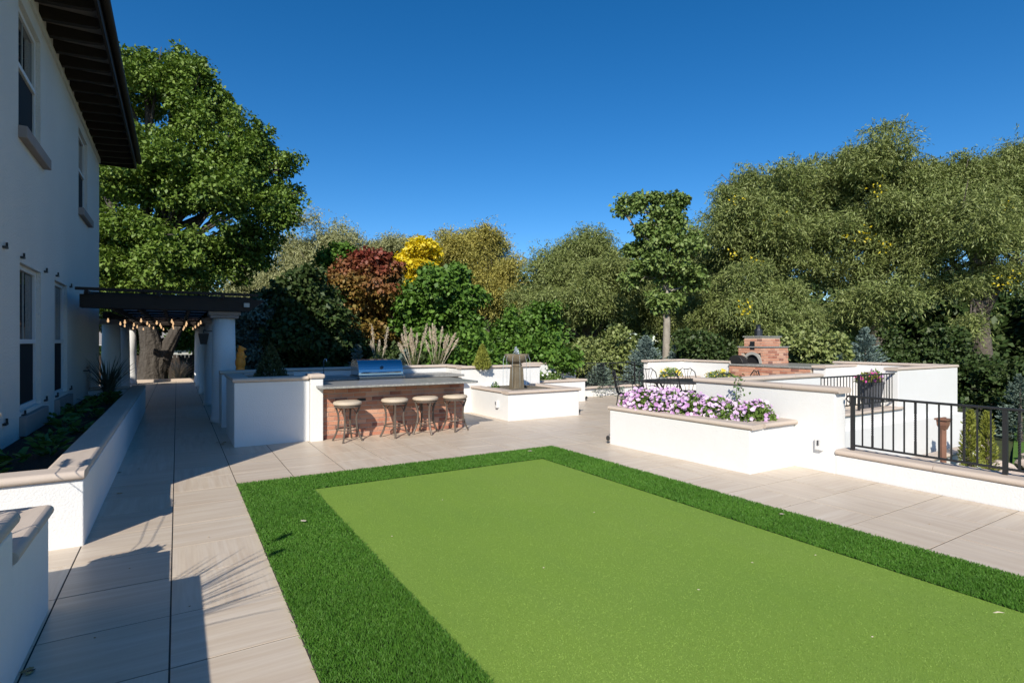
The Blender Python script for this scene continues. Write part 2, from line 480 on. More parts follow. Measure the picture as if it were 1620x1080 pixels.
# patio slab (the bed the tiles are laid on) and the retaining mass below it
slab = MB()
P1 = [(-2.2, -1.5), (4.27, -1.5), (4.27, 3.42), (9.36, 3.42), (9.36, 7.85), (3.0, 7.85), (1.0, 7.85), (1.0, 16.2), (-2.2, 16.2)]
slab.prism([(x * U, y * U) for x, y in P1], -1.6, -0.0035)
patio = tag(part('patio', slab, grout, None), kind='structure')

def in_patio(x, y):
    x /= U; y /= U
    if x < -0.41:
        return (2.66 < y < 3.42 and x > -1.9) or (y > 9.6 and x > -1.35)
    if 0.36 < x < 3.04 and y < 4.26: return False
    if y < 3.35: return x < 4.27
    if y < 7.8: return x < 9.5
    return x < 0.95 and y < 16.2
TS = 0.608
cells = []
x0t, y0t = -0.4 * U, 2.366 * U
for i in range(-6, 28):
    for j in range(-12, 42):
        xa, ya = x0t + i * TS, y0t + j * TS * 1.005
        if ya < -1.2: continue
        cx, cy = xa + TS / 2, ya + TS / 2
        if not (in_patio(cx, cy) or in_patio(cx - .29, cy) or in_patio(cx + .29, cy) or in_patio(cx, cy + .29) or in_patio(cx, cy - .29)): continue
        xb, yb = xa + TS, ya + TS * 1.005
        # clip against the turf bed and patio rims
        if xa < -0.41 * U < xb - 0.02 and False: pass
        X0, X1, Y0, Y1 = xa, xb, ya, yb
        if Y0 < 4.26 * U:
            if X0 < 0.36 * U < X1: X1 = 0.36 * U
            if X0 < 3.04 * U < X1: X0 = 3.04 * U
            if 0.35 * U < (X0 + X1) / 2 < 3.05 * U:
                if Y1 > 4.26 * U: Y0 = 4.26 * U
                else: continue
        if Y1 <= 3.35 * U: X1 = min(X1, 4.26 * U)
        if X1 > 4.4 * U: Y0 = max(Y0, 3.42 * U)
        if X1 - X0 < 0.03 or Y1 - Y0 < 0.03: continue
        dep = SY * cx + CY * cy
        lat = CY * cx - SY * cy
        vis = dep > 0.8 and abs(lat / dep) < 0.98
        cells.append((0 if vis else 1, dep, X0, X1, Y0, Y1))
cells.sort()
TM = {}
rest = MB()
for k, (nv, dep, X0, X1, Y0, Y1) in enumerate(cells):
    g = 0.0046
    if k < 300:
        key = (round(X1 - X0, 3), round(Y1 - Y0, 3))
        if key not in TM:
            w, h = (X1 - X0) / 2 - g, (Y1 - Y0) / 2 - g
            c = 0.0008
            TM[key] = MB().add([(-w, -h, -.012), (w, -h, -.012), (w, h, -.012), (-w, h, -.012),
                                (-w, -h, -c), (w, -h, -c), (w, h, -c), (-w, h, -c),
                                (-w + c, -h + c, 0), (w - c, -h + c, 0), (w - c, h - c, 0), (-w + c, h - c, 0)],
                               [(0, 1, 5, 4), (1, 2, 6, 5), (2, 3, 7, 6), (3, 0, 4, 7), (4, 5, 9, 8), (5, 6, 10, 9), (6, 7, 11, 10), (7, 4, 8, 11), (8, 9, 10, 11)]).mesh('tile')
        o = link('tile', TM[key], tile_mat, patio)
        o.location = ((X0 + X1) / 2, (Y0 + Y1) / 2, random.uniform(-0.0006, 0.0006))
    else:
        rest.box(X0 + g, Y0 + g, -0.0118, X1 - g, Y1 - g, 0.0)
part('distant_tiles', rest, tile_mat, patio, kind='stuff')

# ------------------------------------------------------------------ leaf generator
def leaf_object(name, C, D, Lh, Wd, material, parent, kind='stuff', nrm=None, fold=0.25, taper=0.5):
    """C centres (N,3) world, D directions (N,3), Lh and Wd arrays or scalars"""
    C = np.asarray(C, float); D = np.asarray(D, float)
    n = len(C)
    D /= np.linalg.norm(D, axis=1, keepdims=True) + 1e-9
    if nrm is None:
        nrm = rng.normal(size=(n, 3)); nrm[:, 2] += 0.8
    S = np.cross(D, nrm); S /= np.linalg.norm(S, axis=1, keepdims=True) + 1e-9
    Nn = np.cross(S, D)
    Lh = np.broadcast_to(np.asarray(Lh, float), (n,))[:, None]; Wd = np.broadcast_to(np.asarray(Wd, float), (n,))[:, None]
    off = np.array(BASE.get(parent.name, Vector((0, 0, 0)))) if parent is not None else np.zeros(3)
    C = C - off
    V = np.empty((n, 4, 3))
    V[:, 0] = C - D * Lh * 0.5
    V[:, 1] = C + S * Wd * 0.5 + Nn * Wd * fold + D * Lh * (taper - .5) * 0.3
    V[:, 2] = C + D * Lh * 0.5
    V[:, 3] = C - S * Wd * 0.5 + Nn * Wd * fold + D * Lh * (taper - .5) * 0.3
    m = bpy.data.meshes.new(name)
    m.vertices.add(n * 4); m.vertices.foreach_set('co', V.ravel())
    m.loops.add(n * 4); m.loops.foreach_set('vertex_index', np.arange(n * 4, dtype=np.int32))
    m.polygons.add(n); m.polygons.foreach_set('loop_start', np.arange(0, n * 4, 4, dtype=np.int32))
    m.update(); m.validate()
    return link(name, m, material, parent, kind=kind)

def clump_centres(lobes, n, inner=0.55, flat_bottom=0.0):
    lobes = np.asarray(lobes, float)         # x y z rx ry rz
    w = (lobes[:, 3] * lobes[:, 5]); w /= w.sum()
    idx = rng.choice(len(lobes), n, p=w)
    d = rng.normal(size=(n, 3)); d /= np.linalg.norm(d, axis=1, keepdims=True)
    r = inner + (1 - inner) * rng.random(n) ** 0.6
    r *= 1 + 0.16 * rng.normal(size=n) * (r > 0.85)
    c = lobes[idx, :3] + d * lobes[idx, 3:6] * r[:, None]
    # drop those buried deep in another lobe
    keep = np.ones(n, bool)
    for q in lobes:
        e = (c - q[:3]) / q[3:6]
        keep &= ~((e ** 2).sum(1) < inner ** 2 * 0.8)
    return c[keep], d[keep]

def boughs(lobes, k, size=0.36):
    out = []
    for q in lobes:
        q = np.array(q)
        out.append([*q[:3], *(q[3:6] * .5)])
        for i in range(k):
            d = rng.normal(size=3); d /= np.linalg.norm(d)
            if d[2] < -.5: d[2] *= -.5
            c = q[:3] + d * q[3:6] * rng.uniform(.62, 1.06)
            s = size * rng.uniform(.65, 1.2)
            out.append([*c, q[3] * s, q[4] * s, q[5] * s * .78])
    return out

def crown(parent, lobes, nclump, per, cr, L, W, material, style='broad', inner=0.5, name='foliage', k=9, size=.36):
    if k: lobes = boughs(lobes, k, size)
    c, d = clump_centres(lobes, nclump, inner)
    n = len(c)
    if style == 'broad':
        sz = cr * (0.55 + 0.9 * rng.random(n))
        C = np.repeat(c, per, 0); Dn = np.repeat(d, per, 0); s = np.repeat(sz, per)[:, None]
        o = rng.normal(size=C.shape); o /= np.linalg.norm(o, axis=1, keepdims=True)
        o *= rng.random((len(C), 1)) ** 0.45
        C = C + o * s * np.array([1, 1, 0.7])
        D = o * 0.8 + Dn * 0.5 + rng.normal(size=C.shape) * 0.7
        D[:, 2] -= 0.25
        nr = o + np.array([0, 0, 0.9]) + rng.normal(size=C.shape) * 0.55
        Ls = L * (0.6 + 0.8 * rng.random(len(C)))
        return leaf_object(name, C, D, Ls, Ls * W / L, material, parent, nrm=nr)
    if style == 'willow':
        ns, nl = 7, max(2, per // 7)
        sz = cr * (0.6 + 0.9 * rng.random(n))
        st = np.repeat(c, ns, 0); sd_ = np.repeat(d, ns, 0); ss = np.repeat(sz, ns)
        az = sd_.copy(); az[:, 2] = 0
        az = az + rng.normal(size=az.shape) * 0.8; az[:, 2] = np.abs(az[:, 2]) * 0.7
        az /= np.linalg.norm(az, axis=1, keepdims=True)
        st = st + rng.normal(size=st.shape) * (ss[:, None] * 0.25)
        t = (np.arange(nl) + 0.5) / nl
        T = np.tile(t, len(st)); A = np.repeat(az, nl, 0); S0 = np.repeat(st, nl, 0); SS = np.repeat(ss, nl)
        drop = np.repeat(rng.uniform(0.5, 1.5, len(st)), nl)
        C = S0 + A * (SS * T * 0.9)[:, None]
        C[:, 2] += SS * (0.35 * T - drop * T ** 2)
        C += rng.normal(size=C.shape) * (0.07 * SS)[:, None]
        D = A * 0.9 + rng.normal(size=C.shape) * 0.55
        D[:, 2] += 0.2 - drop * T * 1.3
        Ls = L * (0.6 + 0.8 * rng.random(len(C)))
        nr = rng.normal(size=C.shape) * 0.8 + np.array([0, 0, 1.0]) + A * 0.4
        return leaf_object(name, C, D, Ls, Ls * W / L, material, parent, nrm=nr)

def limbs(parent, base, top, lobes, r0, material=bark, extra=2, name='trunk', lean=0.0):
    b = MB()
    base = Vector(base); top = Vector(top)
    mid = base.lerp(top, 0.5) + Vector((random.uniform(-1, 1), random.uniform(-1, 1), 0)) * r0 * 0.6
    pts = [base + Vector((0, 0, -0.3)), base + Vector((0, 0, 0.15)), base.lerp(mid, 0.5), mid, top]
    b.tube(pts, [r0 * 1.45, r0 * 1.15, r0 * 0.95, r0 * 0.8, r0 * 0.5], 14)
    for q in lobes:
        tgt = Vector(q[:3])
        s = base.lerp(top, random.uniform(0.45, 1.0))
        m = s.lerp(tgt, 0.5) + Vector((random.uniform(-1, 1), random.uniform(-1, 1), random.uniform(0, 1))) * 0.12 * (tgt - s).length
        b.tube([s, s.lerp(m, .5) + Vector((0, 0, .1)), m, tgt], [r0 * 0.42, r0 * 0.33, r0 * 0.24, r0 * 0.08], 7)
        for e in range(extra):
            t2 = tgt + Vector((random.uniform(-1, 1) * q[3], random.uniform(-1, 1) * q[4], random.uniform(-.6, 1) * q[5])) * 0.8
            b.tube([m, m.lerp(t2, .5) + Vector((0, 0, .15)), t2], [r0 * 0.16, r0 * 0.1, r0 * 0.03], 5)
    return part(name, b, material, parent, smooth=True)

def lobes_px(spec, depth, jz=0.35):
    """spec: list of (px, py, radius_px[, depth offset m]) -> lobes"""
    out = []
    for s in spec:
        d = depth + (s[3] if len(s) > 3 else 0)
        big_ = 1 if s[2] > 40 else 0
        c = at(s[0] + random.uniform(-9, 9) * big_, s[1] + random.uniform(-14, 14) * big_, d + random.uniform(-.8, .8) * big_)
        r = s[2] / FPX * d * (1 + random.uniform(-.08, .16) * big_)
        out.append((c.x, c.y, c.z, r, r, r * 0.95))
    return out

def tree(name, label, basepx, depth, spec, nclump, per, cr, L, W, lm, style='broad', r0=0.2, cat='tree', group=None, gz=None, tmat=bark, inner=0.5, trunk_top=None, extra=2):
    b = at(basepx, 540, depth)
    z = ground_z(b.x, b.y) if gz is None else gz
    base = Vector((b.x, b.y, z))
    lb = lobes_px(spec, depth)
    t = thing(name, label, cat, base, group)
    top = Vector((b.x, b.y, trunk_top)) if trunk_top else Vector((sum(q[0] for q in lb) / len(lb), sum(q[1] for q in lb) / len(lb), max(base.z + 1, sum(q[2] for q in lb) / len(lb))))
    limbs(t, base, top, lb, r0, tmat, extra=extra)
    crown(t, lb, nclump, per, cr, L, W, LM[lm], style, inner)
    return t

def spruce(name, label, px, ytop, ybase_or_gz, depth, rad, lm='spruce', n=5200, group=None, cat='tree', droop=0.1, gz=None, full=False):
    b = at(px, 540, depth)
    z0 = ground_z(b.x, b.y) if gz is None else gz
    top = at(px, ytop, depth).z
    h = top - z0
    t = thing(name, label, cat, (b.x, b.y, z0), group)
    part('trunk', MB().tube([(b.x, b.y, z0), (b.x, b.y, z0 + h * .93)], [0.05 + h * 0.012, 0.01], 8), bark, t)
    # boughs: whorls of branches with needle sprays
    C, D, Ls = [], [], []
    nb = int(n / 26)
    bb = MB()
    for i in range(nb):
        k = (i + rng.random()) / nb
        zz = z0 + h * (0.04 + 0.93 * k)
        rr = rad * (1 - k) ** 0.85 * rng.uniform(0.75, 1.1) + 0.03
        a = rng.random() * 6.283
        dirv = np.array([math.cos(a), math.sin(a), 0.18 + 0.5 * k - droop])
        for j in range(26):
            s = rng.random() ** 0.6
            p = np.array([b.x, b.y, zz]) + dirv * rr * s
            side = np.array([-math.sin(a), math.cos(a), 0]) * rng.normal() * 0.22 * rr * (1.1 - s)
            C.append(p + side + rng.normal(size=3) * 0.012)
            D.append(dirv * 1.0 + side * 2.5 / (rr + .05) + rng.normal(size=3) * 0.35)
            Ls.append(0.10 * (0.6 + 0.7 * rng.random()) * (0.6 + 0.4 * rad))
    Ls = np.array(Ls)
    leaf_object('needles', C, D, Ls, Ls * 0.28, LM[lm], t)
    return t

def blades(name, base, n, h, spread, lm, parent, w=0.012, arch=0.6, segs=4, lean=(0, 0)):
    """arching grass/yucca leaves, each a tapering ribbon"""
    b = MB()
    for i in range(n):
        a = random.uniform(0, 6.283)
        ln = h * random.uniform(0.6, 1.05)
        sp = spread * random.uniform(0.3, 1.0)
        bx, by = base[0] + random.gauss(0, .03), base[1] + random.gauss(0, .03)
        dx, dy = math.cos(a) * sp + lean[0], math.sin(a) * sp + lean[1]
        sx, sy = -math.sin(a), math.cos(a)
        k = len(b.v)
        for s in range(segs + 1):
            t = s / segs
            px, py = bx + dx * t ** 1.3, by + dy * t ** 1.3
            pz = base[2] + ln * (t - arch * t * t * sp / max(spread, .01) * .9)
            ww = w * (1 - t) ** .6 * .5 + 0.0008
            b.v += [(px - sx * ww, py - sy * ww, pz), (px + sx * ww, py + sy * ww, pz)]
        for s in range(segs):
            b.f.append((k + 2 * s, k + 2 * s + 1, k + 2 * s + 3, k + 2 * s + 2))
    return part(name, b, LM[lm], parent, kind='stuff')

#@@HOUSE
# ------------------------------------------------------------------ HOUSE
HX = -1.04
house = thing('house', 'two storey white stucco house with dark eaves beside the path', 'house', (HX * U, 3.42 * U, 0))
WALL_T = 0.25
hw = MB()
HY0, HY1 = 3.42 * U, 10.7 * U
ztop = 3.97 * U
# facade with real openings: windows (y0,y1,z0,z1) in metres
wins = [(5.58 * U, 6.38 * U, 2.66 * U, 3.66 * U, 'up'), (8.60 * U, 9.38 * U, 2.66 * U, 3.66 * U, 'up'),
        (5.62 * U, 6.40 * U, 0.45 * U, 1.615 * U, 'low'), (7.04 * U, 7.78 * U, 0.45 * U, 1.615 * U, 'low')]
ycuts = sorted({HY0, HY1} | {w[0] for w in wins} | {w[1] for w in wins})
zcuts = sorted({-0.1, ztop} | {w[2] for w in wins} | {w[3] for w in wins})
xf, xb = HX * U, HX * U - WALL_T
def is_open(y, z):
    return any(w[0] < y < w[1] and w[2] < z < w[3] for w in wins)
ny, nz_ = len(ycuts), len(zcuts)
hv = [(xf, y, z) for z in zcuts for y in ycuts] + [(xb, y, z) for z in zcuts for y in ycuts]
hf = []
off = ny * nz_
def idx(i, j): return j * ny + i
for j in range(nz_ - 1):
    for i in range(ny - 1):
        if is_open((ycuts[i] + ycuts[i + 1]) / 2, (zcuts[j] + zcuts[j + 1]) / 2): continue
        hf.append((idx(i, j), idx(i + 1, j), idx(i + 1, j + 1), idx(i, j + 1)))
        for (di, dj, e) in ((-1, 0, (idx(i, j), idx(i, j + 1))), (1, 0, (idx(i + 1, j + 1), idx(i + 1, j))), (0, -1, (idx(i + 1, j), idx(i, j))), (0, 1, (idx(i, j + 1), idx(i + 1, j + 1)))):
            ii, jj = i + di, j + dj
            if 0 <= ii < ny - 1 and 0 <= jj < nz_ - 1 and is_open((ycuts[ii] + ycuts[ii + 1]) / 2, (zcuts[jj] + zcuts[jj + 1]) / 2):
                hf.append((e[0], e[1], e[1] + off, e[0] + off))
hw.add(hv, hf)
# end walls and back
hw.add([(xf, HY0, -.1), (xf - 9, HY0, -.1), (xf - 9, HY0, ztop), (xf, HY0, ztop)], [(0, 3, 2, 1)])
hw.add([(xf, HY1, -.1), (xf - 9, HY1, -.1), (xf - 9, HY1, ztop), (xf, HY1, ztop)], [(0, 1, 2, 3)])
hw.add([(xf - 9, HY0, -.1), (xf - 9, HY1, -.1), (xf - 9, HY1, ztop), (xf - 9, HY0, ztop)], [(0, 3, 2, 1)])
wall = part('wall', hw, house_stucco, house)
for w in wins:
    y0, y1, z0, z1, kind = w
    xg = xf - 0.075
    fr = MB()
    fw = 0.06
    fr.box(xg - .04, y0 + .002, z0 + .002, xg + .02, y0 + fw, z1 - .002)
    fr.box(xg - .04, y1 - fw, z0 + .002, xg + .02, y1 - .002, z1 - .002)
    fr.box(xg - .04, y0 + fw, z1 - fw, xg + .02, y1 - fw, z1 - .002)
    fr.box(xg - .04, y0 + fw, z0 + .002, xg + .02, y1 - fw, z0 + fw)
    zm = U * 1.0 if kind == 'low' else (z0 + z1) / 2 + .05
    fr.box(xg - .035, y0 + fw, zm - .03, xg + .03, y1 - fw, zm + .03)
    f = part('window', fr, white_frame, house, bevel=.004)
    part('upper_pane', MB().box(xg - .02, y0 + fw, zm + .03, xg - .012, y1 - fw, z1 - fw), glass, f)
    part('lower_screen', MB().box(xg - .012, y0 + fw, z0 + fw, xg - .004, y1 - fw, zm - .03), screen_dark, f)
    part('muntin', MB().box(xg - .012, (y0 + y1) / 2 - .007, zm + .03, xg - .003, (y0 + y1) / 2 + .007, z1 - fw), siding, f)
    if kind == 'up':
        part('sill', MB().box(xf - .1, y0 - .02, z0 - .15, xf + .09, y1 + .22, z0 + .001), sill_mat, f, bevel=.012)
    else:
        part('sill', MB().box(xf - .1, y0 - .03, z0 - .30, xf + .07, y1 + .12, z0 - .05), sill_mat, f, bevel=.012)
    # dark room box behind so the opening is closed
    part('window_lining', MB().box(xb - .3, y0 - .02, z0 - .02, xg - .045, y1 + .02, z1 + .02), screen_dark, f)
# shutter hooks
for (y, z) in [(5.15, 1.66), (5.66, 1.655), (6.55, 1.64), (7.12, 1.66), (7.95, 1.62), (5.7, .42), (6.55, .46), (7.1, .45), (7.95, .46), (5.15, .42)]:
    b = MB().box(xf, y * U - .05, z * U - .012, xf + .035, y * U + .05, z * U + .012).box(xf + .012, y * U + .03, z * U + .012, xf + .032, y * U + .05, z * U + .06)
    part('shutter_hook', b, iron, house)
# hose bib and conduit by the corner
part('hose_bib', MB().tube([(xf, 9.0 * U, .62 * U), (xf + .1, 9.0 * U, .62 * U), (xf + .12, 9.0 * U, .59 * U)], .014, 8).tube([(xf + .07, 8.97 * U, .66 * U), (xf + .07, 9.05 * U, .66 * U)], .02, 8), steel_dark, house)
part('conduit', MB().tube([(xf + .02, 9.55 * U, .2), (xf + .02, 9.55 * U, 1.15)], .012, 6), plastic_grey, house)
# eave: soffit, fascia, gutter, rafters, hip roof
ex = -0.60 * U
ey0, ey1 = HY0 - .7, HY1 + .62
zs = 3.97 * U
part('soffit', MB().box(xf - 9.7, ey0, zs, ex, ey1, zs + .05), mat('soffit_board', (.16, .14, .125), rough=.8), house)
part('fascia', MB().box(ex, ey0, zs - .16, ex + .04, ey1, zs + .12).box(xf - 9.7, ey0 - .04, zs - .16, ex + .04, ey0, zs + .12).box(xf - 9.7, ey1, zs - .16, ex + .04, ey1 + .04, zs + .12), dark_wood, house)
g = MB().tube([(ex + .10, ey0, zs + .04), (ex + .10, ey1 + .04, zs + .04)], .062, 10)
part('gutter', g, dark_wood, house, smooth=True)
rz = [ey0 + .12 + i * .52 for i in range(int((ey1 - ey0) / .52) + 1)]
for y in rz:
    b = MB()
    prof = [(xf - .02, zs - .002), (ex - .002, zs - .002), (ex - .002, zs - .09), (ex - .06, zs - .13), (ex - .2, zs - .15), (xf - .02, zs - .19)]
    b.add([(x, y, z) for x, z in prof] + [(x, y + .09, z) for x, z in prof], [tuple(range(6)), tuple(range(11, 5, -1))] + [((i + 1) % 6, i, 6 + i, 6 + (i + 1) % 6) for i in range(6)])
    part('rafter_tail', b, dark_wood, house)
part('frieze_board', MB().box(xf + .001, HY0, zs - .30, xf + .03, HY1, zs - .195), house_stucco, house)
rt = zs + 2.2
xm = xf - 4.5
part('roof', MB().add([(ex + .02, ey0, zs + .13), (ex + .02, ey1, zs + .13), (xf - 9.7, ey1, zs + .13), (xf - 9.7, ey0, zs + .13), (xm, ey0 + 4.5, rt), (xm, ey1 - 4.5, rt)],
    [(0, 1, 5, 4), (1, 2, 5), (2, 3, 4, 5), (3, 0, 4), (3, 2, 1, 0)]), roof_mat, house)

# ------------------------------------------------------------------ LEFT PLANTER along the house
XO = -0.39
lp = thing('raised_planter', 'long low white planter with stone caps along the house wall', 'planter', (XO * U, 3.40 * U, 0))
pts = [(HX + .002, 3.40), (XO, 3.40), (XO, 9.58), (HX + .002, 9.58), (HX + .002, 9.45), (XO - .13, 9.45), (XO - .13, 3.53), (HX + .002, 3.53)]
part('stucco_body', MB().prism([(x * U, y * U) for x, y in pts], -.05, .52), stucco, lp, bevel=.012)
part('stucco_body', MB().box(-3.2 * U, 3.40 * U, -.05, HX * U - .001, 3.415 * U, .52), stucco, lp)
cw = 0.28
cap_run(lp, (-0.475, 3.40 + .16), (-0.475, 9.60), .585, cw, .065, 1.22)
cap_run(lp, (-3.2, 3.46), (-0.385, 3.46), .586, cw, .067, 1.22)
cap_run(lp, (HX + .02, 9.52), (-.57, 9.52), .584, .25, .065, .61)
bed = MB().box(HX * U + .004, 3.53 * U, .1, (XO - .13) * U, 9.45 * U, .40)
part('soil', bed, soil, lp)

# near blocks at the left edge (stepped wall ends)
nb = thing('stepped_wall', 'stepped low white wall end with stone caps at the near left corner', 'wall', (-.41 * U, 2.0 * U, 0))
part('stucco_body', MB().box(-3.4 * U, 2.13 * U, -.05, -.41 * U, 2.66 * U, .55), stucco, nb, bevel=.012)
part('stucco_body', MB().box(-3.4 * U, -1.2 * U, -.05, -.408 * U, 2.125 * U, .72), stucco, nb, bevel=.012)
cap_run(nb, (-.49, 2.13), (-.49, 2.68), .615, .30, .065, .45)
cap_run(nb, (-2.2, 2.41), (-.585, 2.41), .613, .84, .06, 1.22)
cap_run(nb, (-.49, -.6), (-.49, 2.16), .80, .30, .075, 1.22)
cap_run(nb, (-2.2, 2.09), (-.59, 2.09), .797, .24, .07, 1.22)
gr = thing('ornamental_grass', 'tan plumed grass leaning into view at the left edge', 'grass', (-.95 * U, 1.55 * U, .72))
blades('leaves', (-.95 * U, 1.55 * U, .72), 80, 1.0, .75, 'blade', gr, w=.022, arch=.45, segs=6, lean=(.3, .15))
def plume(b, p0, p1, r=.018, n=110, l=.05):
    p0 = np.array(p0); p1 = np.array(p1)
    t = rng.random(n)
    ax = (p1 - p0) / np.linalg.norm(p1 - p0)
    C = p0 + (p1 - p0) * t[:, None] + rng.normal(size=(n, 3)) * (r * np.sin(np.pi * np.clip(t, .03, 1)) ** .6)[:, None] * .6
    D = ax + rng.normal(size=(n, 3)) * .5
    return C, D
C, D = [], []
stems = MB()
for (a, b_) in [((-.93, 1.6, .45), (-.735, 3.52, .60)), ((-.93, 1.6, .45), (-.70, 3.40, .66)), ((-.95, 1.55, .45), (-.5, 1.9, 1.02)), ((-.95, 1.55, .45), (-.55, 1.7, 1.0))]:
    A = Vector(a) * U; B = Vector(b_) * U
    m = A.lerp(B, .5) + Vector((0, 0, .25))
    stems.tube([A, m, A.lerp(B, .8) + Vector((0, 0, .13)), B], .003, 5)
    c, d = plume(None, A.lerp(B, .86) + Vector((0, 0, .10)), B, .022, 500)
    C.append(c); D.append(d)
leaf_object('plume', np.concatenate(C), np.concatenate(D), .05, .006, LM['straw'], gr)
part('stem', stems, LM['straw'], gr)
# broad-leaved plant whose shadow lands on the paving
bp = thing('leafy_shrub', 'low leafy shrub on the near stepped wall, just outside the frame', 'shrub', (-.67 * U, 2.58 * U, .62))
crown(bp, [(-.67 * U, 2.58 * U, .74, .13, .2, .16)], 30, 30, .07, .07, .04, LM['bed'])

# bed plants
for i in range(17):
    y = 3.65 + i * .34 + random.uniform(-.08, .08)
    x = random.uniform(-.92, -.66)
    t = thing('bedding_plant', '', 'plant', (x * U, y * U, .40), 'leafy plants in the bed under the house windows')
    t['label'] = 'low leafy green plant in the shaded bed beside the house'
    n = 34
    a = rng.random(n) * 6.283; r_ = rng.random(n) ** .5 * .17
    C = np.stack([x * U + np.cos(a) * r_, y * U + np.sin(a) * r_, .42 + .13 * rng.random(n)], 1)
    D = np.stack([np.cos(a), np.sin(a), .35 + rng.normal(size=n) * .2], 1)
    leaf_object('leaves', C, D, .13 * (.7 + .6 * rng.random(n)), .05, LM['bed'], t, fold=.12)
yu = thing('yucca', 'spiky yucca in the bed at the far house corner', 'plant', (-.80 * U, 9.25 * U, .40))
blades('leaves', (-.80 * U, 9.25 * U, .42), 90, 1.05, .75, 'yucca', yu, w=.03, arch=.35, segs=4)

#@@PERGOLA
# ------------------------------------------------------------------ PERGOLA over the far path
pg = thing('pergola', 'dark timber pergola on round white columns over the far path', 'pergola', (.5 * U, 7.75 * U, 0))
zb0, zb1 = 1.37 * U, 1.515 * U
for (x, ys_) in ((.50, (7.75, 9.9, 12.1, 14.3, 15.6)), (-.94, (11.35, 13.4, 15.5))):
    for y in ys_:
        c = MB().lathe([(.24, 0), (.24, .10), (.222, .11), (.215, 1.2), (.20, 2.055)], (x * U, y * U, 0), 28)
        co = part('column', c, stucco, pg, smooth=False)
        for p in co.data.polygons: p.use_smooth = len(p.vertices) == 4
        part('capital', MB().box(x * U - .25, y * U - .25, 2.057, x * U + .25, y * U + .25, 2.115).box(x * U - .28, y * U - .28, 2.1151, x * U + .28, y * U + .28, 2.188), sill_mat, co, bevel=.01)
# long beams along the columns
zc = 1.47 * U
part('beam', MB().box(.40 * U, 7.70 * U, 2.19, .46 * U, 15.7 * U, zc), dark_wood, pg)
part('beam', MB().box(.56 * U, 7.70 * U, 2.19, .62 * U, 15.7 * U, zc), dark_wood, pg)
part('beam', MB().box(-1.0 * U, 10.75 * U, 2.19, -.90 * U, 15.7 * U, zc), dark_wood, pg)
# front and back cross beams, ends cut on the slant
for y in (7.50, 7.63, 15.72):
    xr = .93 if y < 8 else .80
    xl = -.90 if y < 10.7 else -1.2
    prof = [(xl * U, zb0), ((xr - .17) * U, zb0), (xr * U, zb1 - .03), (xr * U, zb1), (xl * U, zb1)]
    b = MB().add([(x, y * U, z) for x, z in prof] + [(x, y * U + .09, z) for x, z in prof], [tuple(range(5)), tuple(range(9, 4, -1))] + [((i + 1) % 5, i, 5 + i, 5 + (i + 1) % 5) for i in range(5)])
    part('cross_beam', b, dark_wood, pg)
for i in range(5):
    x = -.72 + i * .28
    part('rafter', MB().box(x * U, 7.70 * U, zc - .11, x * U + .06, 15.7 * U, zc), dark_wood, pg)
for i in range(7):
    y = 8.9 + i * 1.0
    part('purlin', MB().box(-.89 * U, y * U, zc + .001, .70 * U, y * U + .07, zc + .05), dark_wood, pg)
part('canopy_panel', MB().box(-.89 * U, 8.0 * U, zc + .052, .66 * U, 15.6 * U, zc + .058), canopy_mat, pg)
for i in range(13):
    y = 7.42 + i * .66
    part('slat', MB().box(-.93 * U, y * U, zb1 + .06, .86 * U, y * U + .04, zb1 + .11), dark_wood, pg)
for x in (-.85, -.2, .45):
    part('slat_bearer', MB().box(x * U, 7.42 * U, zb1 + .001, x * U + .05, 15.5 * U, zb1 + .058), dark_wood, pg)
fl = part('floodlight', MB().box(.70 * U, 7.52 * U - .10, zb0 + .08, .70 * U + .10, 7.52 * U - .012, zb0 + .16).tube([(.72 * U, 7.52 * U, zb0 + .1), (.62 * U, 7.52 * U - .02, zb0 + .2)], .008, 6), plastic_grey, pg)
bulb_m = bpy.data.materials.new('warm_bulb')
bulb_m.use_nodes = True
bb_ = bulb_m.node_tree.nodes['Principled BSDF']
bb_.inputs['Base Color'].default_value = (1, .8, .5, 1)
bb_.inputs['Emission Color'].default_value = (1, .62, .32, 1)
bb_.inputs['Emission Strength'].default_value = 0.75
sl = thing('string_lights', 'strings of warm bulbs hung under the pergola rafters', 'string lights', (-.8 * U, 9 * U, zb0))
bm_bulb = MB().lathe([(.004, .035), (.016, .03), (.016, .0), (.03, -.03), (.03, -.05), (.012, -.075), (.002, -.08)], (0, 0, 0), 10).mesh('bulb')
for (x, y0, y1) in ((-.72, 9.2, 15), (-.35, 9.2, 15.2), (.0, 9.1, 15.2), (.34, 9.2, 15.2)):
    pass
strings = [[(-.85, 9.1), (.36, 9.4)], [(-.82, 10.6), (.36, 10.4)], [(-.86, 12.0), (.36, 12.2)], [(-.86, 14.2), (.36, 14.0)]]
for s in strings:
    (xa, ya), (xb_, yb_) = s
    pts = []
    for k in range(21):
        t = k / 20
        pts.append(((xa + (xb_ - xa) * t) * U, (ya + (yb_ - ya) * t) * U, zb0 - .03 - .05 * math.sin(math.pi * ((t * 3) % 1))))
    part('cable', MB().tube(pts, .006, 5), plastic_black, sl)
    for k in (1, 4, 7, 10, 13, 16, 19):
        p = Vector(pts[k])
        part('socket', MB().tube([p, p + Vector((0, 0, -.035))], .013, 8), plastic_black, sl)
        o = link('bulb', bm_bulb, bulb_m, sl, smooth=True)
        o.scale = (.72, .72, .8)
        o.location = p + Vector((0, 0, -.07)) - BASE[sl.name]
ln = thing('wall_lantern', 'dark metal lantern bracketed to the path side column', 'lantern', (.36 * U, 8.4 * U, 1.7))
x_, y_, z_ = .30 * U, 8.35 * U, 1.64
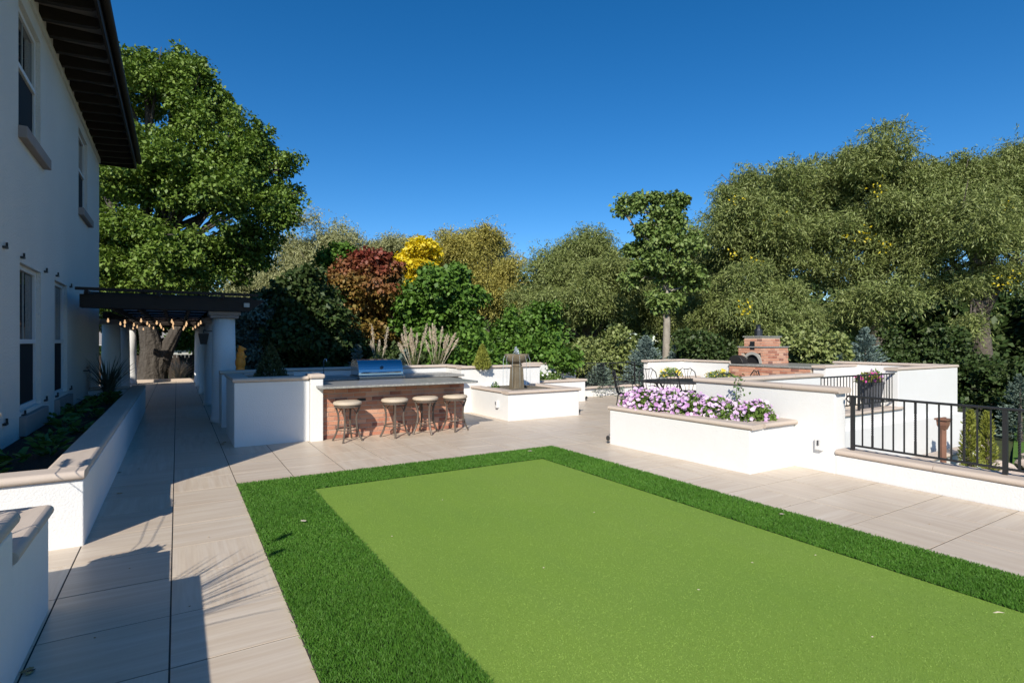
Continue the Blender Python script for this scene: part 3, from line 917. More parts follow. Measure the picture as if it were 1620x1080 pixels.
part('bracket', MB().tube([(.40 * U, 8.4 * U, z_ + .18), (x_, y_, z_ + .2), (x_, y_, z_ + .14)], .012, 6), iron, ln)
part('cage', MB().add([(x_ - .10, y_ - .1, z_ + .13), (x_ + .10, y_ - .1, z_ + .13), (x_ + .10, y_ + .1, z_ + .13), (x_ - .10, y_ + .1, z_ + .13), (x_ - .06, y_ - .06, z_ - .1), (x_ + .06, y_ - .06, z_ - .1), (x_ + .06, y_ + .06, z_ - .1), (x_ - .06, y_ + .06, z_ - .1)], [(0, 1, 2, 3), (7, 6, 5, 4), (0, 4, 5, 1), (1, 5, 6, 2), (2, 6, 7, 3), (3, 7, 4, 0)]), iron, ln)

# neighbour's house and fence behind
nh = thing('neighbour_house', 'grey roofed neighbouring house seen through the pergola', 'house', at(250, 560, 42))
c = at(268, 540, 42)
b = MB().box(c.x - 5, c.y, 0, c.x + 4, c.y + 6, 1.35)
part('wall', b, siding, nh)
part('roof', MB().add([(c.x - 5.4, c.y - .5, 1.35), (c.x + 4.4, c.y - .5, 1.35), (c.x + 4.4, c.y + 6.5, 1.35), (c.x - 5.4, c.y + 6.5, 1.35), (c.x - 5.4, c.y + 3, 3.6), (c.x + 4.4, c.y + 3, 3.6)], [(0, 1, 5, 4), (3, 4, 5, 2), (0, 4, 3), (1, 2, 5), (3, 2, 1, 0)]), roof_mat, nh)
part('gutter', MB().box(c.x - 5.4, c.y - .56, 1.26, c.x + 4.4, c.y - .5, 1.37), white_frame, nh)
fe = thing('board_fence', 'dark board fence behind the big tree trunk', 'fence', (0, 17.6 * U, 0))
fc0 = at(205, 540, 26.5); 
bmesh_board = MB().box(-.07, -.012, 0, .07, .012, 1.1).mesh('board')
for i in range(40):
    o = link('board', bmesh_board, fence_mat, fe)
    o.location = Vector((-5.2 + i * .155, 17.9 * U, -.1 + random.uniform(0, .02))) - BASE[fe.name]
part('rail', MB().box(-5.3, 17.9 * U + .013, .2, 1.1, 17.9 * U + .05, .28).box(-5.3, 17.9 * U + .013, .8, 1.1, 17.9 * U + .05, .88), fence_mat, fe)
gz_ = thing('ornamental_grass', 'sunlit golden grass clump at the end of the path', 'grass', (.02 * U, 16.7 * U, -.08))
blades('leaves', (.05 * U, 16.7 * U, -.08), 220, 1.15, .7, 'straw', gz_, w=.03, arch=.4, segs=4)
part('kerb', MB().box(-1.6 * U, 16.2 * U, -.1, .9 * U, 16.33 * U, .1), cap_mat, thing('path_kerb', 'low stone kerb across the end of the path', 'kerb', (-.3 * U, 16.2 * U, 0)))

#@@KITCHEN
# ------------------------------------------------------------------ KITCHEN planters and bar
kp = thing('kitchen_planter', 'tall white planter wall left of the brick bar', 'planter', (.46 * U, 5.8 * U, 0))
part('stucco_body', MB().ring(.46 * U, 5.8 * U, 1.14 * U, 6.75 * U, .2, -.05, ZT), stucco, kp, bevel=.012)
cap_run(kp, (.445, 5.86), (1.13, 5.86), ZT + .065, .28)
cap_run(kp, (.53, 5.96), (.53, 6.76), ZT + .064, .28)
cap_run(kp, (.62, 6.68), (1.13, 6.68), ZT + .065, .28)
part('soil', MB().box(.46 * U + .2, 5.8 * U + .2, .5, 1.14 * U - .2, 6.75 * U - .2, .90), soil, kp)
post = thing('wall_post', 'sunlit square white post with a stone cap at the left end of the bar', 'post', (1.2 * U, 5.75 * U, 0))
part('stucco_body', MB().box(1.142 * U, 5.735 * U, -.05, 1.262 * U, 5.95 * U, 1.0), stucco, post, bevel=.012)
part('capstone', MB().box(1.125 * U, 5.715 * U, 1.001, 1.28 * U, 5.97 * U, 1.075), cap_mat, post, bevel=.03)
k2 = thing('kitchen_planter', 'white planter box around the nearest pergola column behind the kitchen', 'planter', (.45 * U, 7.2 * U, 0))
part('stucco_body', MB().ring(.44 * U, 7.2 * U, 1.10 * U, 8.3 * U, .18, -.05, ZT + .01), stucco, k2, bevel=.012)
cap_run(k2, (.42, 7.26), (1.10, 7.26), ZT + .075, .27)
part('soil', MB().box(.44 * U + .18, 7.2 * U + .18, .5, 1.1 * U - .18, 8.3 * U - .18, .95), soil, k2)

bar = thing('brick_bar', 'brick outdoor bar with a grey granite counter behind the stools', 'bar', (1.27 * U, 5.8 * U, 0))
BX0, BX1, BY = 1.263 * U, 2.87 * U, 5.8 * U
part('core', MB().box(BX0, BY + .002, -.02, BX1 - .002, 6.12 * U, .855), mortar, bar)
BRK = [MB().box(-.0985, -.045, -.0305, .0985, .045, .0305).mesh('brick') for _ in range(3)]
HBR = MB().box(-.0465, -.045, -.0305, .0465, .045, .0305).mesh('brick')
def brick_face(parent, a, b, z0, z1, out, mode='stretcher', hole=None):
    """a,b corner points (m) of the face line; out = outward normal"""
    a = Vector((a[0], a[1], 0)); b = Vector((b[0], b[1], 0)); d = (b - a); Ln = d.length; d.normalize()
    ang = math.atan2(d.y, d.x)
    base = BASE[parent.name]
    row = 0; z = z0 + .0335
    out = Vector((out[0], out[1], 0))
    cnt = 0
    while z + .03 < z1 + .012:
        x = 0.0 if row % 2 == 0 else -.1035
        while x < Ln - .02:
            w = .2; x1 = x + .2
            xs_ = max(x, 0); xe = min(x1, Ln)
            if xe - xs_ > .05:
                m = BRK[0] if xe - xs_ > .19 else HBR
                sc = (xe - xs_) / (.2 if m is BRK[0] else .0965)
                p = a + d * ((xs_ + xe) / 2) - out * (.045 - .007 - random.uniform(-.002, .0015))
                if not (hole and hole((xs_ + xe) / 2, z)):
                    o = link('brick', m, brick_mat, parent)
                    o.location = Vector((p.x, p.y, z)) - base
                    o.rotation_euler.z = ang + random.uniform(-.004, .004)
                    o.scale = (sc, 1, 1)
                    cnt += 1
            x += .207
        z += .0745; row += 1
    return cnt
brick_face(bar, (BX0 + .001, BY), (BX1, BY), 0, .83, (0, -1))
brick_face(bar, (BX1, BY + .1), (BX1, 6.12 * U), 0, .83, (1, 0))
ct = MB().prism([(1.19 * U, 5.52 * U), (2.86 * U, 5.47 * U), (2.90 * U, 5.50 * U), (2.90 * U, 6.25 * U), (1.264 * U, 6.25 * U), (1.264 * U, 5.732 * U), (1.19 * U, 5.732 * U)], .858, .893)
part('countertop', ct, granite, bar, bevel=.006)
part('vent', MB().box(1.62 * U, BY - .018, .60, 1.71 * U, BY - .013, .64), plastic_black, bar)

bk = thing('grill_counter', 'brick back counter with a grey stone top that carries the grill', 'counter', (1.3 * U, 6.8 * U, 0))
part('core', MB().box(1.15 * U, 6.83 * U, -.02, 3.30 * U, 7.42 * U, .84), mortar, bk)
brick_face(bk, (2.5 * U, 6.82 * U), (3.30 * U, 6.82 * U), .45, .83, (0, -1))
part('countertop', MB().box(1.142 * U, 6.77 * U, .842, 1.90 * U, 7.44 * U, .885), granite, bk, bevel=.006)
part('countertop', MB().box(2.49 * U, 6.77 * U, .842, 3.36 * U, 7.44 * U, .885), granite, bk, bevel=.006)
part('drawer_front', MB().box(2.62 * U, 6.805 * U, .45, 3.02 * U, 6.819 * U, .80), steel_dark, bk)
# grill
GX0, GX1, GY = 1.90 * U, 2.485 * U, 6.74 * U
gl = thing('gas_grill', 'stainless steel gas grill with a closed hood on the back counter', 'grill', (2.2 * U, 6.9 * U, .8))
part('control_panel', MB().box(GX0, GY - .06, .66, GX1, GY + .66, .92), steel, gl, bevel=.01)
prof = []
for i in range(9):
    a = math.pi / 2 * i / 8
    prof.append((GY + .02 + .20 * (1 - math.cos(a)) * .9, .925 + .30 * math.sin(a)))
prof += [(GY + .50, 1.24), (GY + .60, 1.12), (GY + .60, .925)]
n_ = len(prof)
part('hood', MB().add([(GX0 + .01, y, z) for y, z in prof] + [(GX1 - .01, y, z) for y, z in prof], [tuple(range(n_)), tuple(range(2 * n_ - 1, n_ - 1, -1))] + [((i + 1) % n_, i, n_ + i, n_ + (i + 1) % n_) for i in range(n_)]), steel, gl, bevel=.008)
part('handle', MB().tube([(GX0 + .08, GY - .03, .985), (GX1 - .08, GY - .03, .985)], .014, 10).tube([(GX0 + .1, GY - .03, .985), (GX0 + .1, GY + .03, .985)], .009, 6).tube([(GX1 - .1, GY - .03, .985), (GX1 - .1, GY + .03, .985)], .009, 6), steel, gl, smooth=True)
part('thermometer', MB().lathe([(.032, -.01), (.032, .012), (.026, .018)], (0, 0, 0), 18), steel_dark, gl)
o = gl.children[-1]; o.location = Vector((2.2 * U, GY + .03, 1.08)) - BASE[gl.name]; o.rotation_euler = (R(75), 0, 0)
o.data.transform(Matrix.Translation(BASE[gl.name]))
for k in range(5):
    x = GX0 + .12 + k * .17
    part('knob', MB().tube([(x, GY - .06, .79), (x, GY - .095, .79)], .024, 12), steel_dark, gl)
fa = thing('faucet', 'slim chrome faucet at the shaded kitchen sink', 'faucet', (1.62 * U, 7.25 * U, .885))
x_, y_ = 1.60 * U, 7.25 * U
part('spout', MB().tube([(x_, y_, .885), (x_, y_, 1.2), (x_ + .01, y_ - .05, 1.25), (x_ + .02, y_ - .14, 1.24), (x_ + .02, y_ - .16, 1.19)], .012, 8), steel, fa, smooth=True)
part('base', MB().lathe([(.03, 0), (.03, .03), (.018, .05)], (x_, y_, .885), 14), steel, fa)

# back wall behind the kitchen
bw = poly_wall('garden_wall', 'white stone capped wall running behind the outdoor kitchen', [(1.10, 7.47), (3.418, 7.47), (3.418, 7.6), (1.10, 7.6)], -.05, ZT + .01)
cap_run(bw, (1.10, 7.53), (3.40, 7.53), ZT + .075, .27)
tp = thing('raised_planter', 'tall white planter with a golden conifer behind the fountain', 'planter', (3.42 * U, 6.96 * U, 0))
part('stucco_body', MB().ring(3.42 * U, 6.98 * U, 4.75 * U, 7.75 * U, .2, -.05, ZT), stucco, tp, bevel=.012)
cap_run(tp, (3.405, 7.04), (4.75, 7.04), ZT + .065, .28)
cap_run(tp, (3.49, 7.14), (3.49, 7.76), ZT + .064, .28)
part('soil', MB().box(3.42 * U + .2, 6.98 * U + .2, .5, 4.75 * U - .2, 7.75 * U - .2, .93), soil, tp)
w2 = poly_wall('garden_wall', 'short white wall ending beside the far iron railing', [(4.752, 7.66), (5.97, 7.66), (5.97, 7.8), (4.752, 7.8)], -.05, ZT)
cap_run(w2, (4.752, 7.73), (6.0, 7.73), ZT + .065, .27)

# fountain planter
fp = thing('fountain_planter', 'low white basin wall with stone caps around the fountain', 'planter', (3.56 * U, 5.93 * U, 0))
part('stucco_body', MB().ring(3.56 * U, 5.93 * U, 4.68 * U, 6.975 * U, .2, -.05, ZL), stucco, fp, bevel=.012)
cap_run(fp, (3.545, 5.99), (4.70, 5.99), ZL + .06, .28, .06, .4)
cap_run(fp, (3.63, 6.09), (3.63, 6.95), ZL + .059, .28, .06, .4)
cap_run(fp, (4.61, 6.09), (4.61, 6.95), ZL + .059, .28, .06, .4)
part('basin_ledge', MB().box(3.56 * U + .2, 5.93 * U + .2, .2, 4.68 * U - .2, 6.975 * U - .05, .50), wetstone, fp)
part('basin_rim', MB().ring(3.70 * U, 6.18 * U, 4.30 * U, 6.75 * U, .05, .50, .60), wetstone, fp)
fb = thing('fountain', 'brown stone bowl fountain on a tapered square pedestal', 'fountain', (3.97 * U, 6.43 * U, .5))
x_, y_ = 3.97 * U, 6.40 * U
def tap(b, cx, cy, z0, z1, a0, a1):
    return b.add([(cx - a0, cy - a0, z0), (cx + a0, cy - a0, z0), (cx + a0, cy + a0, z0), (cx - a0, cy + a0, z0), (cx - a1, cy - a1, z1), (cx + a1, cy - a1, z1), (cx + a1, cy + a1, z1), (cx - a1, cy + a1, z1)], [(3, 2, 1, 0), (4, 5, 6, 7), (0, 1, 5, 4), (1, 2, 6, 5), (2, 3, 7, 6), (3, 0, 4, 7)])
part('pedestal', tap(MB(), x_, y_, .502, 1.05, .128, .106), fount, fb, bevel=.015)
part('bowl_foot', MB().lathe([(.10, 0), (.115, .02), (.12, .05), (.09, .07)], (x_, y_, 1.05), 20), fount, fb, smooth=True)
part('bowl', MB().lathe([(.07, 0), (.14, .02), (.205, .07), (.245, .13), (.268, .20), (.264, .215), (.242, .21), (.20, .15), (.10, .12), (.01, .11)], (x_, y_, 1.11), 30), fount, fb, smooth=True)
wj = MB()
for k in range(26):
    a = random.uniform(0, 6.28); rr = random.uniform(.03, .10); hh = random.uniform(.10, .22)
    wj.tube([(x_, y_, 1.26), (x_ + math.cos(a) * rr * .5, y_ + math.sin(a) * rr * .5, 1.27 + hh), (x_ + math.cos(a) * rr, y_ + math.sin(a) * rr, 1.27 + hh * .3)], [.005, .009, .003], 5)
for k in range(12):
    a = k * .5236 + .2
    wj.tube([(x_ + math.cos(a) * .262, y_ + math.sin(a) * .262, 1.305), (x_ + math.cos(a) * .30, y_ + math.sin(a) * .30, 1.2), (x_ + math.cos(a) * .31, y_ + math.sin(a) * .31, .62)], .0025, 4)
part('water_jets', wj, water_mat, fb, smooth=True)

sp_ = thing('flower_planter', 'low white planter with roses left of the far railing', 'planter', (5.87 * U, 7.27 * U, 0))
part('stucco_body', MB().box(4.70 * U, 7.27 * U, -.05, 5.87 * U, 7.655 * U, ZL), stucco, sp_, bevel=.012)
cap_run(sp_, (4.70, 7.33), (5.90, 7.33), ZL + .061, .26)
cap_run(sp_, (5.80, 7.42), (5.80, 7.65), ZL + .06, .24)
part('soil', MB().box(4.72 * U, 7.40 * U, ZL + .001, 5.72 * U, 7.65 * U, ZL + .04), soil, sp_)

def flowering(name, label, pos, size, nleaf, nfl, leaf, fl, fs=.035, h=1.0, cat='plant', group=None, leafL=.06):
    x, y, z = pos
    t = thing(name, label, cat, pos, group)
    n = nleaf
    d = rng.normal(size=(n, 3)); d /= np.linalg.norm(d, axis=1, keepdims=True); d[:, 2] = np.abs(d[:, 2])
    r = rng.random(n) ** .4
    C = np.array(pos) + d * np.array(size) * r[:, None]
    leaf_object('foliage', C, d + rng.normal(size=(n, 3)) * .6, leafL * (.6 + .8 * rng.random(n)), leafL * .55, LM[leaf], t)
    st = MB()
    for k in range(6):
        q = random.randrange(n)
        st.tube([(x, y, z - .03), ((x + C[q][0]) / 2, (y + C[q][1]) / 2, (z + C[q][2]) / 2 + .02), tuple(C[q])], [.006, .005, .002], 5)
    part('stem', st, LM[leaf], t)
    if nfl: blossoms(t, pos, size, nfl, fl, fs)
    return t

def blossoms(t, pos, size, nfl, fl, fs, name='blossoms'):
    b = MB()
    for i in range(nfl):
        d = rng.normal(size=3); d /= np.linalg.norm(d); d[2] = abs(d[2])
        c = Vector(np.array(pos) + d * np.array(size) * rng.uniform(.88, 1.12))
        nrm = Vector(d + rng.normal(size=3) * .45 + np.array([-.25, -.45, .3])).normalized()
        a = nrm.orthogonal().normalized(); bb2 = nrm.cross(a)
        k = len(b.v)
        s = fs * rng.uniform(.55, 1.2)
        b.v.append(tuple(c - nrm * s * .45))
        for j in range(10):
            th = j * .6283
            rr = s * (1 if j % 2 == 0 else .82)
            b.v.append(tuple(c + (a * math.cos(th) + bb2 * math.sin(th)) * rr + nrm * s * (.12 if j % 2 == 0 else 0)))
        for j in range(10):
            b.f.append((k, k + 1 + j, k + 1 + (j + 1) % 10))
    return part(name, b, LM[fl], t, kind='stuff')

flowering('rose_bush', 'pale flowering rose in the low planter right of the fountain', (5.20 * U, 7.5 * U, .57), (.55, .14, .22), 500, 30, 'petleaf', 'white', .03)
flowering('rose_bush', 'tall thin stemmed rose close behind the fountain', (5.45 * U, 7.5 * U, .57), (.12, .10, .48), 120, 4, 'petleaf', 'white', .025)
flowering('lavender', 'purple lavender spike behind the fountain pedestal', (4.72 * U, 7.1 * U, .57), (.07, .06, .40), 90, 60, 'yucca', 'blue', .015)
flowering('water_plant', 'small plant at the left rim of the fountain basin', (3.72 * U, 6.55 * U, .55), (.1, .1, .18), 70, 8, 'bed', 'blue', .015)

# ------------------------------------------------------------------ STOOLS
def make_stool():
    t = thing('bar_stool', '', 'bar stool', (0, 0, 0), 'bar stools in front of the brick bar')
    part('seat', MB().lathe([(.05, .575), (.20, .578), (.222, .59), (.226, .61), (.215, .632), (.17, .645), (.06, .650), (.005, .651)], (0, 0, 0), 30), vinyl, t, smooth=True)
    part('seat_ring', MB().lathe([(.185, .545), (.205, .548), (.208, .574), (.19, .574)], (0, 0, 0), 30), bronze, t)
    for k in range(4):
        a = math.pi / 4 + k * math.pi / 2 + .25
        ca, sa = math.cos(a), math.sin(a)
        prof = [(.195, .56), (.175, .50), (.150, .42), (.142, .33), (.152, .22), (.185, .11), (.225, .03), (.240, .0)]
        part('leg', MB().tube([(ca * r, sa * r, z) for r, z in prof], .0155, 6, flat=1.3), bronze, t)
        part('brace', MB().tube([(ca * .15, sa * .15, .43), (ca * .11, sa * .11, .50), (ca * .06, sa * .06, .545)], .008, 6), bronze, t)
    pts = [(math.cos(i * math.pi / 12) * .175, math.sin(i * math.pi / 12) * .175, .19) for i in range(25)]
    part('foot_ring', MB().tube(pts, .010, 6, cap=False), bronze, t, smooth=True)
    part('swivel', MB().lathe([(.06, .535), (.06, .575)], (0, 0, 0), 14), bronze, t)
    return t
st0 = make_stool()
spots = [(1.468, 5.60, .0, 'beige padded bar stool next to the white post, leftmost'),
         (1.965, 5.61, .25, 'second beige padded bar stool from the white post'),
         (2.315, 5.62, .6, 'beige padded bar stool third from the white post, legs turned towards its neighbour'),
         (2.675, 5.63, .1, 'beige padded bar stool at the open right end of the bar')]
for i, (x, y, r, lab) in enumerate(spots):
    t = st0 if i == 0 else copy_tree(st0)
    t.location = (x * U, y * U, .001); t.rotation_euler.z = r
    t['label'] = lab

# conical shrubs and bear
def cone_shrub(label, px, ytop, ybase, depth, wpx, lm):
    c = at(px, ybase, depth); top = at(px, ytop, depth).z
    h = top - c.z; r = wpx / 2 / FPX * depth
    t = thing('conical_shrub', label, 'shrub', c)
    part('trunk', MB().tube([(c.x, c.y, c.z - .05), (c.x, c.y, c.z + h * .8)], [.02, .008], 6), bark, t)
    n = 2600
    k = rng.random(n) ** 1.2
    prof = np.where(k < .12, .75 + 2 * k, (1 - k) ** .75 * 1.1)
    a = rng.random(n) * 6.283
    rr = r * prof * (0.72 + .33 * rng.random(n)) * (1 + .08 * np.sin(a * 5 + k * 9))
    C = np.stack([c.x + np.cos(a) * rr, c.y + np.sin(a) * rr, c.z + h * k], 1)
    D = np.stack([np.cos(a) * .6, np.sin(a) * .6, .9 + 0 * a], 1) + rng.normal(size=(n, 3)) * .35
    leaf_object('foliage', C, D, .055 + .03 * rng.random(n), .022, LM[lm], t)
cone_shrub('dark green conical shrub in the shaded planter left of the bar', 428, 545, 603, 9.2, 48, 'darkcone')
cone_shrub('golden green conical shrub on the planter left of the fountain', 763, 545, 583, 12.6, 29, 'arbor')

bear = thing('bear_carving', 'honey coloured carved wooden bear standing on the shaded planter', 'statue', (.66 * U, 7.42 * U, .95))
bx, by, bz = .655 * U, 7.40 * U, .95
bb3 = MB()
for c, r, sq in (((0, 0, .10), .085, (1, .9, 1.1)), ((0, 0, .24), .095, (1, .9, 1.5)), ((.005, 0, .38), .08, (1, .9, 1.2)), ((.01, 0, .50), .062, (1, .95, 1)),
                 ((.06, -.01, .50), .034, (1.4, .9, .8)), ((-.01, -.04, .555), .02, (1, 1, 1)), ((-.01, .04, .555), .02, (1, 1, 1)),
                 ((.05, -.055, .33), .028, (1, 1, 1.9)), ((.05, .055, .33), .028, (1, 1, 1.9)), ((.075, -.05, .36), .024, (1.5, 1, 1)), ((.075, .05, .36), .024, (1.5, 1, 1)),
                 ((.02, -.05, .05), .045, (1.1, 1, 1.3)), ((.02, .05, .05), .045, (1.1, 1, 1.3)), ((.06, -.05, .02), .032, (1.5, 1, .7)), ((.06, .05, .02), .032, (1.5, 1, .7))):
    bb3.ball((bx + c[0], by + c[1], bz + c[2]), r, 14, 10, sq)
bo = part('body', bb3, carved, bear, smooth=True)
rm = bo.modifiers.new('remesh', 'REMESH'); rm.mode = 'VOXEL'; rm.voxel_size = .009; rm.use_smooth_shade = True
part('base_log', MB().lathe([(.10, -.06), (.105, .0), (.09, .015)], (bx + .01, by, bz), 16), bark, bear)

#@@RIGHT
# ------------------------------------------------------------------ RIGHT SIDE WALLS
pp = thing('flower_planter', 'low white planter overflowing with mauve petunias', 'planter', (3.66 * U, 2.6 * U, 0))
part('stucco_body', MB().add(*(lambda: ([], []))()).prism([(x * U, y * U) for x, y in [(3.69, 2.61), (4.255, 2.61), (4.255, 2.73), (3.81, 2.73), (3.75, 3.97), (4.255, 3.97), (4.255, 4.10), (3.615, 4.10)]], -.05, ZL), stucco, pp, bevel=.012)
cap_run(pp, (3.755, 2.59), (3.68, 4.12), ZL + .061, .26, .06)
cap_run(pp, (3.84, 2.66), (4.27, 2.66), ZL + .062, .26, .06)
cap_run(pp, (3.78, 4.04), (4.3, 4.04), ZL + .06, .26, .06)
part('soil', MB().prism([(x * U, y * U) for x, y in [(3.80, 2.73), (4.258, 2.73), (4.258, 3.97), (3.75, 3.97)]], .2, .50), soil, pp)

mw = poly_wall('garden_wall', 'tall white L shaped wall behind the petunia planter', [(4.26, 2.29), (4.41, 2.29), (4.41, 3.36), (5.97, 3.36), (5.97, 3.50), (4.41, 3.50), (4.41, 3.60), (4.26, 3.60)], -1.4, ZT)
cap_run(mw, (4.335, 2.255), (4.335, 3.62), ZT + .065, .30, .07, .8)
cap_run(mw, (4.43, 3.43), (6.0, 3.43), ZT + .066, .28, .07, .8)
rk = poly_wall('kerb_wall', 'low white kerb wall under the near iron railing', [(4.263, -1.5), (4.44, -1.5), (4.44, 2.289), (4.263, 2.289)], -1.4, ZR)
cap_run(rk, (4.35, -1.5), (4.35, 2.285), ZR + .062, .33, .065, .95)
rk2 = poly_wall('kerb_wall', 'white kerb wall carrying the short railing above the stairwell', [(5.972, 3.40), (7.78, 3.40), (7.78, 3.53), (5.972, 3.53)], -1.4, ZR)
cap_run(rk2, (5.972, 3.45), (7.86, 3.45), ZR + .06, .27, .062)
w4 = poly_wall('garden_wall', 'tall white stairwell wall corner at the far right', [(7.782, 3.40), (9.51, 3.40), (9.51, 5.05), (9.37, 5.05), (9.37, 3.55), (7.782, 3.55)], -1.4, ZT + .03)
cap_run(w4, (7.76, 3.475), (9.53, 3.475), ZT + .093, .28)
cap_run(w4, (9.44, 3.57), (9.44, 5.07), ZT + .094, .28)
pl = poly_wall('retaining_wall', 'white retaining wall face below the far stairwell railing', [(4.42, 3.325), (9.50, 3.325), (9.50, 3.398), (5.975, 3.398), (5.975, 3.357), (4.42, 3.357)], -1.45, -.004)
lw = poly_wall('stair_wall', 'small lower white wall with a stone cap past the stairs', [(7.5, 3.0), (9.17, 3.0), (9.17, 3.12), (7.5, 3.12)], -1.45, -.67)
cap_run(lw, (7.5, 3.06), (9.2, 3.06), -.61, .3, .062)

rw = poly_wall('kerb_wall', 'low white kerb wall below the far iron railing', [(5.975, 7.80), (7.58, 7.80), (7.58, 7.93), (5.975, 7.93)], -1.4, ZR)
cap_run(rw, (5.88, 7.84), (7.60, 7.84), ZR + .06, .28, .06)
cwl = poly_wall('garden_wall', 'white wall corner behind the iron dining set', [(7.56, 7.62), (8.62, 7.62), (8.62, 6.42), (8.50, 6.42), (8.50, 7.50), (7.56, 7.50)], -1.4, ZT)
cap_run(cwl, (7.52, 7.56), (8.64, 7.56), ZT + .065, .27)
cap_run(cwl, (8.56, 6.42), (8.56, 7.46), ZT + .064, .27)
dp = thing('flower_planter', 'low planter of yellow flowers behind the dining table', 'planter', (7.7 * U, 6.8 * U, 0))
part('stucco_body', MB().box(7.75 * U, 7.05 * U, -.05, 8.49 * U, 7.49 * U, .50), stucco, dp, bevel=.012)
part('stucco_body', MB().box(8.05 * U, 6.1 * U, -.05, 8.44 * U, 7.045 * U, .50), stucco, dp, bevel=.012)
cap_run(dp, (7.72, 7.10), (8.45, 7.10), .56, .26)
cap_run(dp, (8.08, 6.1), (8.08, 7.0), .56, .26)

# ------------------------------------------------------------------ railings
def railing(label, A, B, z0, ztopr, zbot, n, posts=(), twist=4, r=.008, start_scroll=False):
    A = Vector((A[0] * U, A[1] * U, 0)); B = Vector((B[0] * U, B[1] * U, 0))
    t = thing('iron_railing', label, 'railing', (A.x, A.y, z0))
    d = (B - A); L = d.length; d.normalize(); s = Vector((-d.y, d.x, 0))
    def bar(p, q, w, h):
        b = MB()
        k = (q - p).normalized()
        vs_ = []
        for e in (p, q):
            for a_, c_ in ((-1, -1), (1, -1), (1, 1), (-1, 1)):
                if abs(k.z) > .5: vs_.append(e + s * a_ * w / 2 + d * c_ * h / 2)
                else: vs_.append(e + s * a_ * w / 2 + Vector((0, 0, c_ * h / 2)))
        return b.add(vs_, [(3, 2, 1, 0), (4, 5, 6, 7), (0, 1, 5, 4), (1, 2, 6, 5), (2, 3, 7, 6), (3, 0, 4, 7)])
    Z = lambda z: Vector((0, 0, z))
    part('top_rail', bar(A + Z(ztopr) - d * .06, B + Z(ztopr) + d * .03, .045, .024), iron, t, bevel=.004)
    part('bottom_rail', bar(A + Z(zbot), B + Z(zbot), .03, .02), iron, t)
    for f in posts:
        p = A + d * L * f
        part('post', bar(p + Z(z0), p + Z(ztopr - .012), .038, .038), iron, t)
    for i in range(1, n):
        f = i / n
        if any(abs(f - q) < .4 / n for q in posts): continue
        p = A + d * L * f
        if twist and i % twist == 2 % twist:
            b = MB()
            k0 = len(b.v); m_ = 44
            for j in range(m_ + 1):
                tt = j / m_
                zz = zbot + .01 + (ztopr - zbot - .022) * tt
                th = 0 if tt < .25 or tt > .8 else (tt - .25) / .55 * 6 * math.pi
                if tt > .8: th = 6 * math.pi
                for c4 in range(4):
                    aa = th + math.pi / 4 + c4 * math.pi / 2
                    b.v.append((p.x + math.cos(aa) * r * 1.7, p.y + math.sin(aa) * r * 1.7, zz))
            for j in range(m_):
                for c4 in range(4):
                    b.f.append((k0 + j * 4 + c4, k0 + j * 4 + (c4 + 1) % 4, k0 + (j + 1) * 4 + (c4 + 1) % 4, k0 + (j + 1) * 4 + c4))
            part('twisted_baluster', b, iron, t)
        else:
            part('baluster', bar(p + Z(zbot + .01), p + Z(ztopr - .012), r * 1.7, r * 1.7), iron, t)
    if start_scroll:
        q = A - d * .06
        part('scroll', MB().tube([q + Z(ztopr - .005), q - d * .02 + Z(ztopr - .04), q + d * .04 + Z(ztopr - .09), q + d * .065 + Z(ztopr - .2), q + d * .065 + Z(z0)], .009, 6), iron, t)
    return t
railing('black iron railing with twisted balusters on the near right kerb', (4.35, 2.207), (4.35, -.47), .286, .586 * U, .219 * U, 39, (0.0, .334, .668), 4, start_scroll=True)
railing('short black iron railing above the stairwell', (6.0, 3.45), (7.80, 3.45), .286, .595 * U, .25 * U, 27, (0.0, .52, 1.0), 0, r=.007)
railing('thin black iron railing at the far back of the patio', (6.0, 7.86), (7.56, 7.86), .286, .60 * U, .22 * U, 22, (0.0, .5, 1.0), 0, r=.006)

# ------------------------------------------------------------------ PIZZA OVEN
OX, OY = 8.47 * U, 5.0 * U
cb = thing('oven_counter', 'low brick counter under the outdoor oven', 'counter', (OX, OY, 0))
part('core', MB().prism([(OX + .002, 4.93 * U), (9.7 * U, 4.93 * U), (9.7 * U, 6.62 * U), (8.63 * U, 6.62 * U), (8.63 * U, 6.418 * U), (OX + .002, 6.418 * U)], -.02, .915), mortar, cb)
brick_face(cb, (OX, 6.41 * U), (OX, 4.93 * U), .38, .90, (-1, 0))
part('countertop', MB().prism([(OX - .03, 4.91 * U), (9.74 * U, 4.91 * U), (9.74 * U, 6.64 * U), (8.64 * U, 6.64 * U), (8.64 * U, 6.416 * U), (OX - .03, 6.416 * U)], .918, .965), granite, cb, bevel=.008)
wp = poly_wall('garden_wall', 'short white capped wall at the right of the oven counter', [(8.50, 4.70), (9.45, 4.70), (9.45, 4.905), (8.50, 4.905)], -.05, ZT - .03)
cap_run(wp, (8.46, 4.80), (9.47, 4.80), ZT + .035, .36)
ov = thing('brick_oven', 'stepped brick pizza oven with an arched mouth and black flue', 'oven', (8.7 * U, 5.5 * U, .965))
vx0, vx1, vy0, vy1 = 8.85 * U, 9.58 * U, 5.99 * U, 6.50 * U
za, zm_, zt_ = .967, 1.43, 1.725
yc = (vy0 + vy1) / 2 - .05
part('core', MB().box(vx0 + .10, vy0 + .002, za, vx1 - .01, vy1 - .01, zm_ - .01).box(vx0 + .102, vy0 + .122, zm_ - .01, vx1 - .22, vy1 - .13, zt_ - .01), mortar, ov)
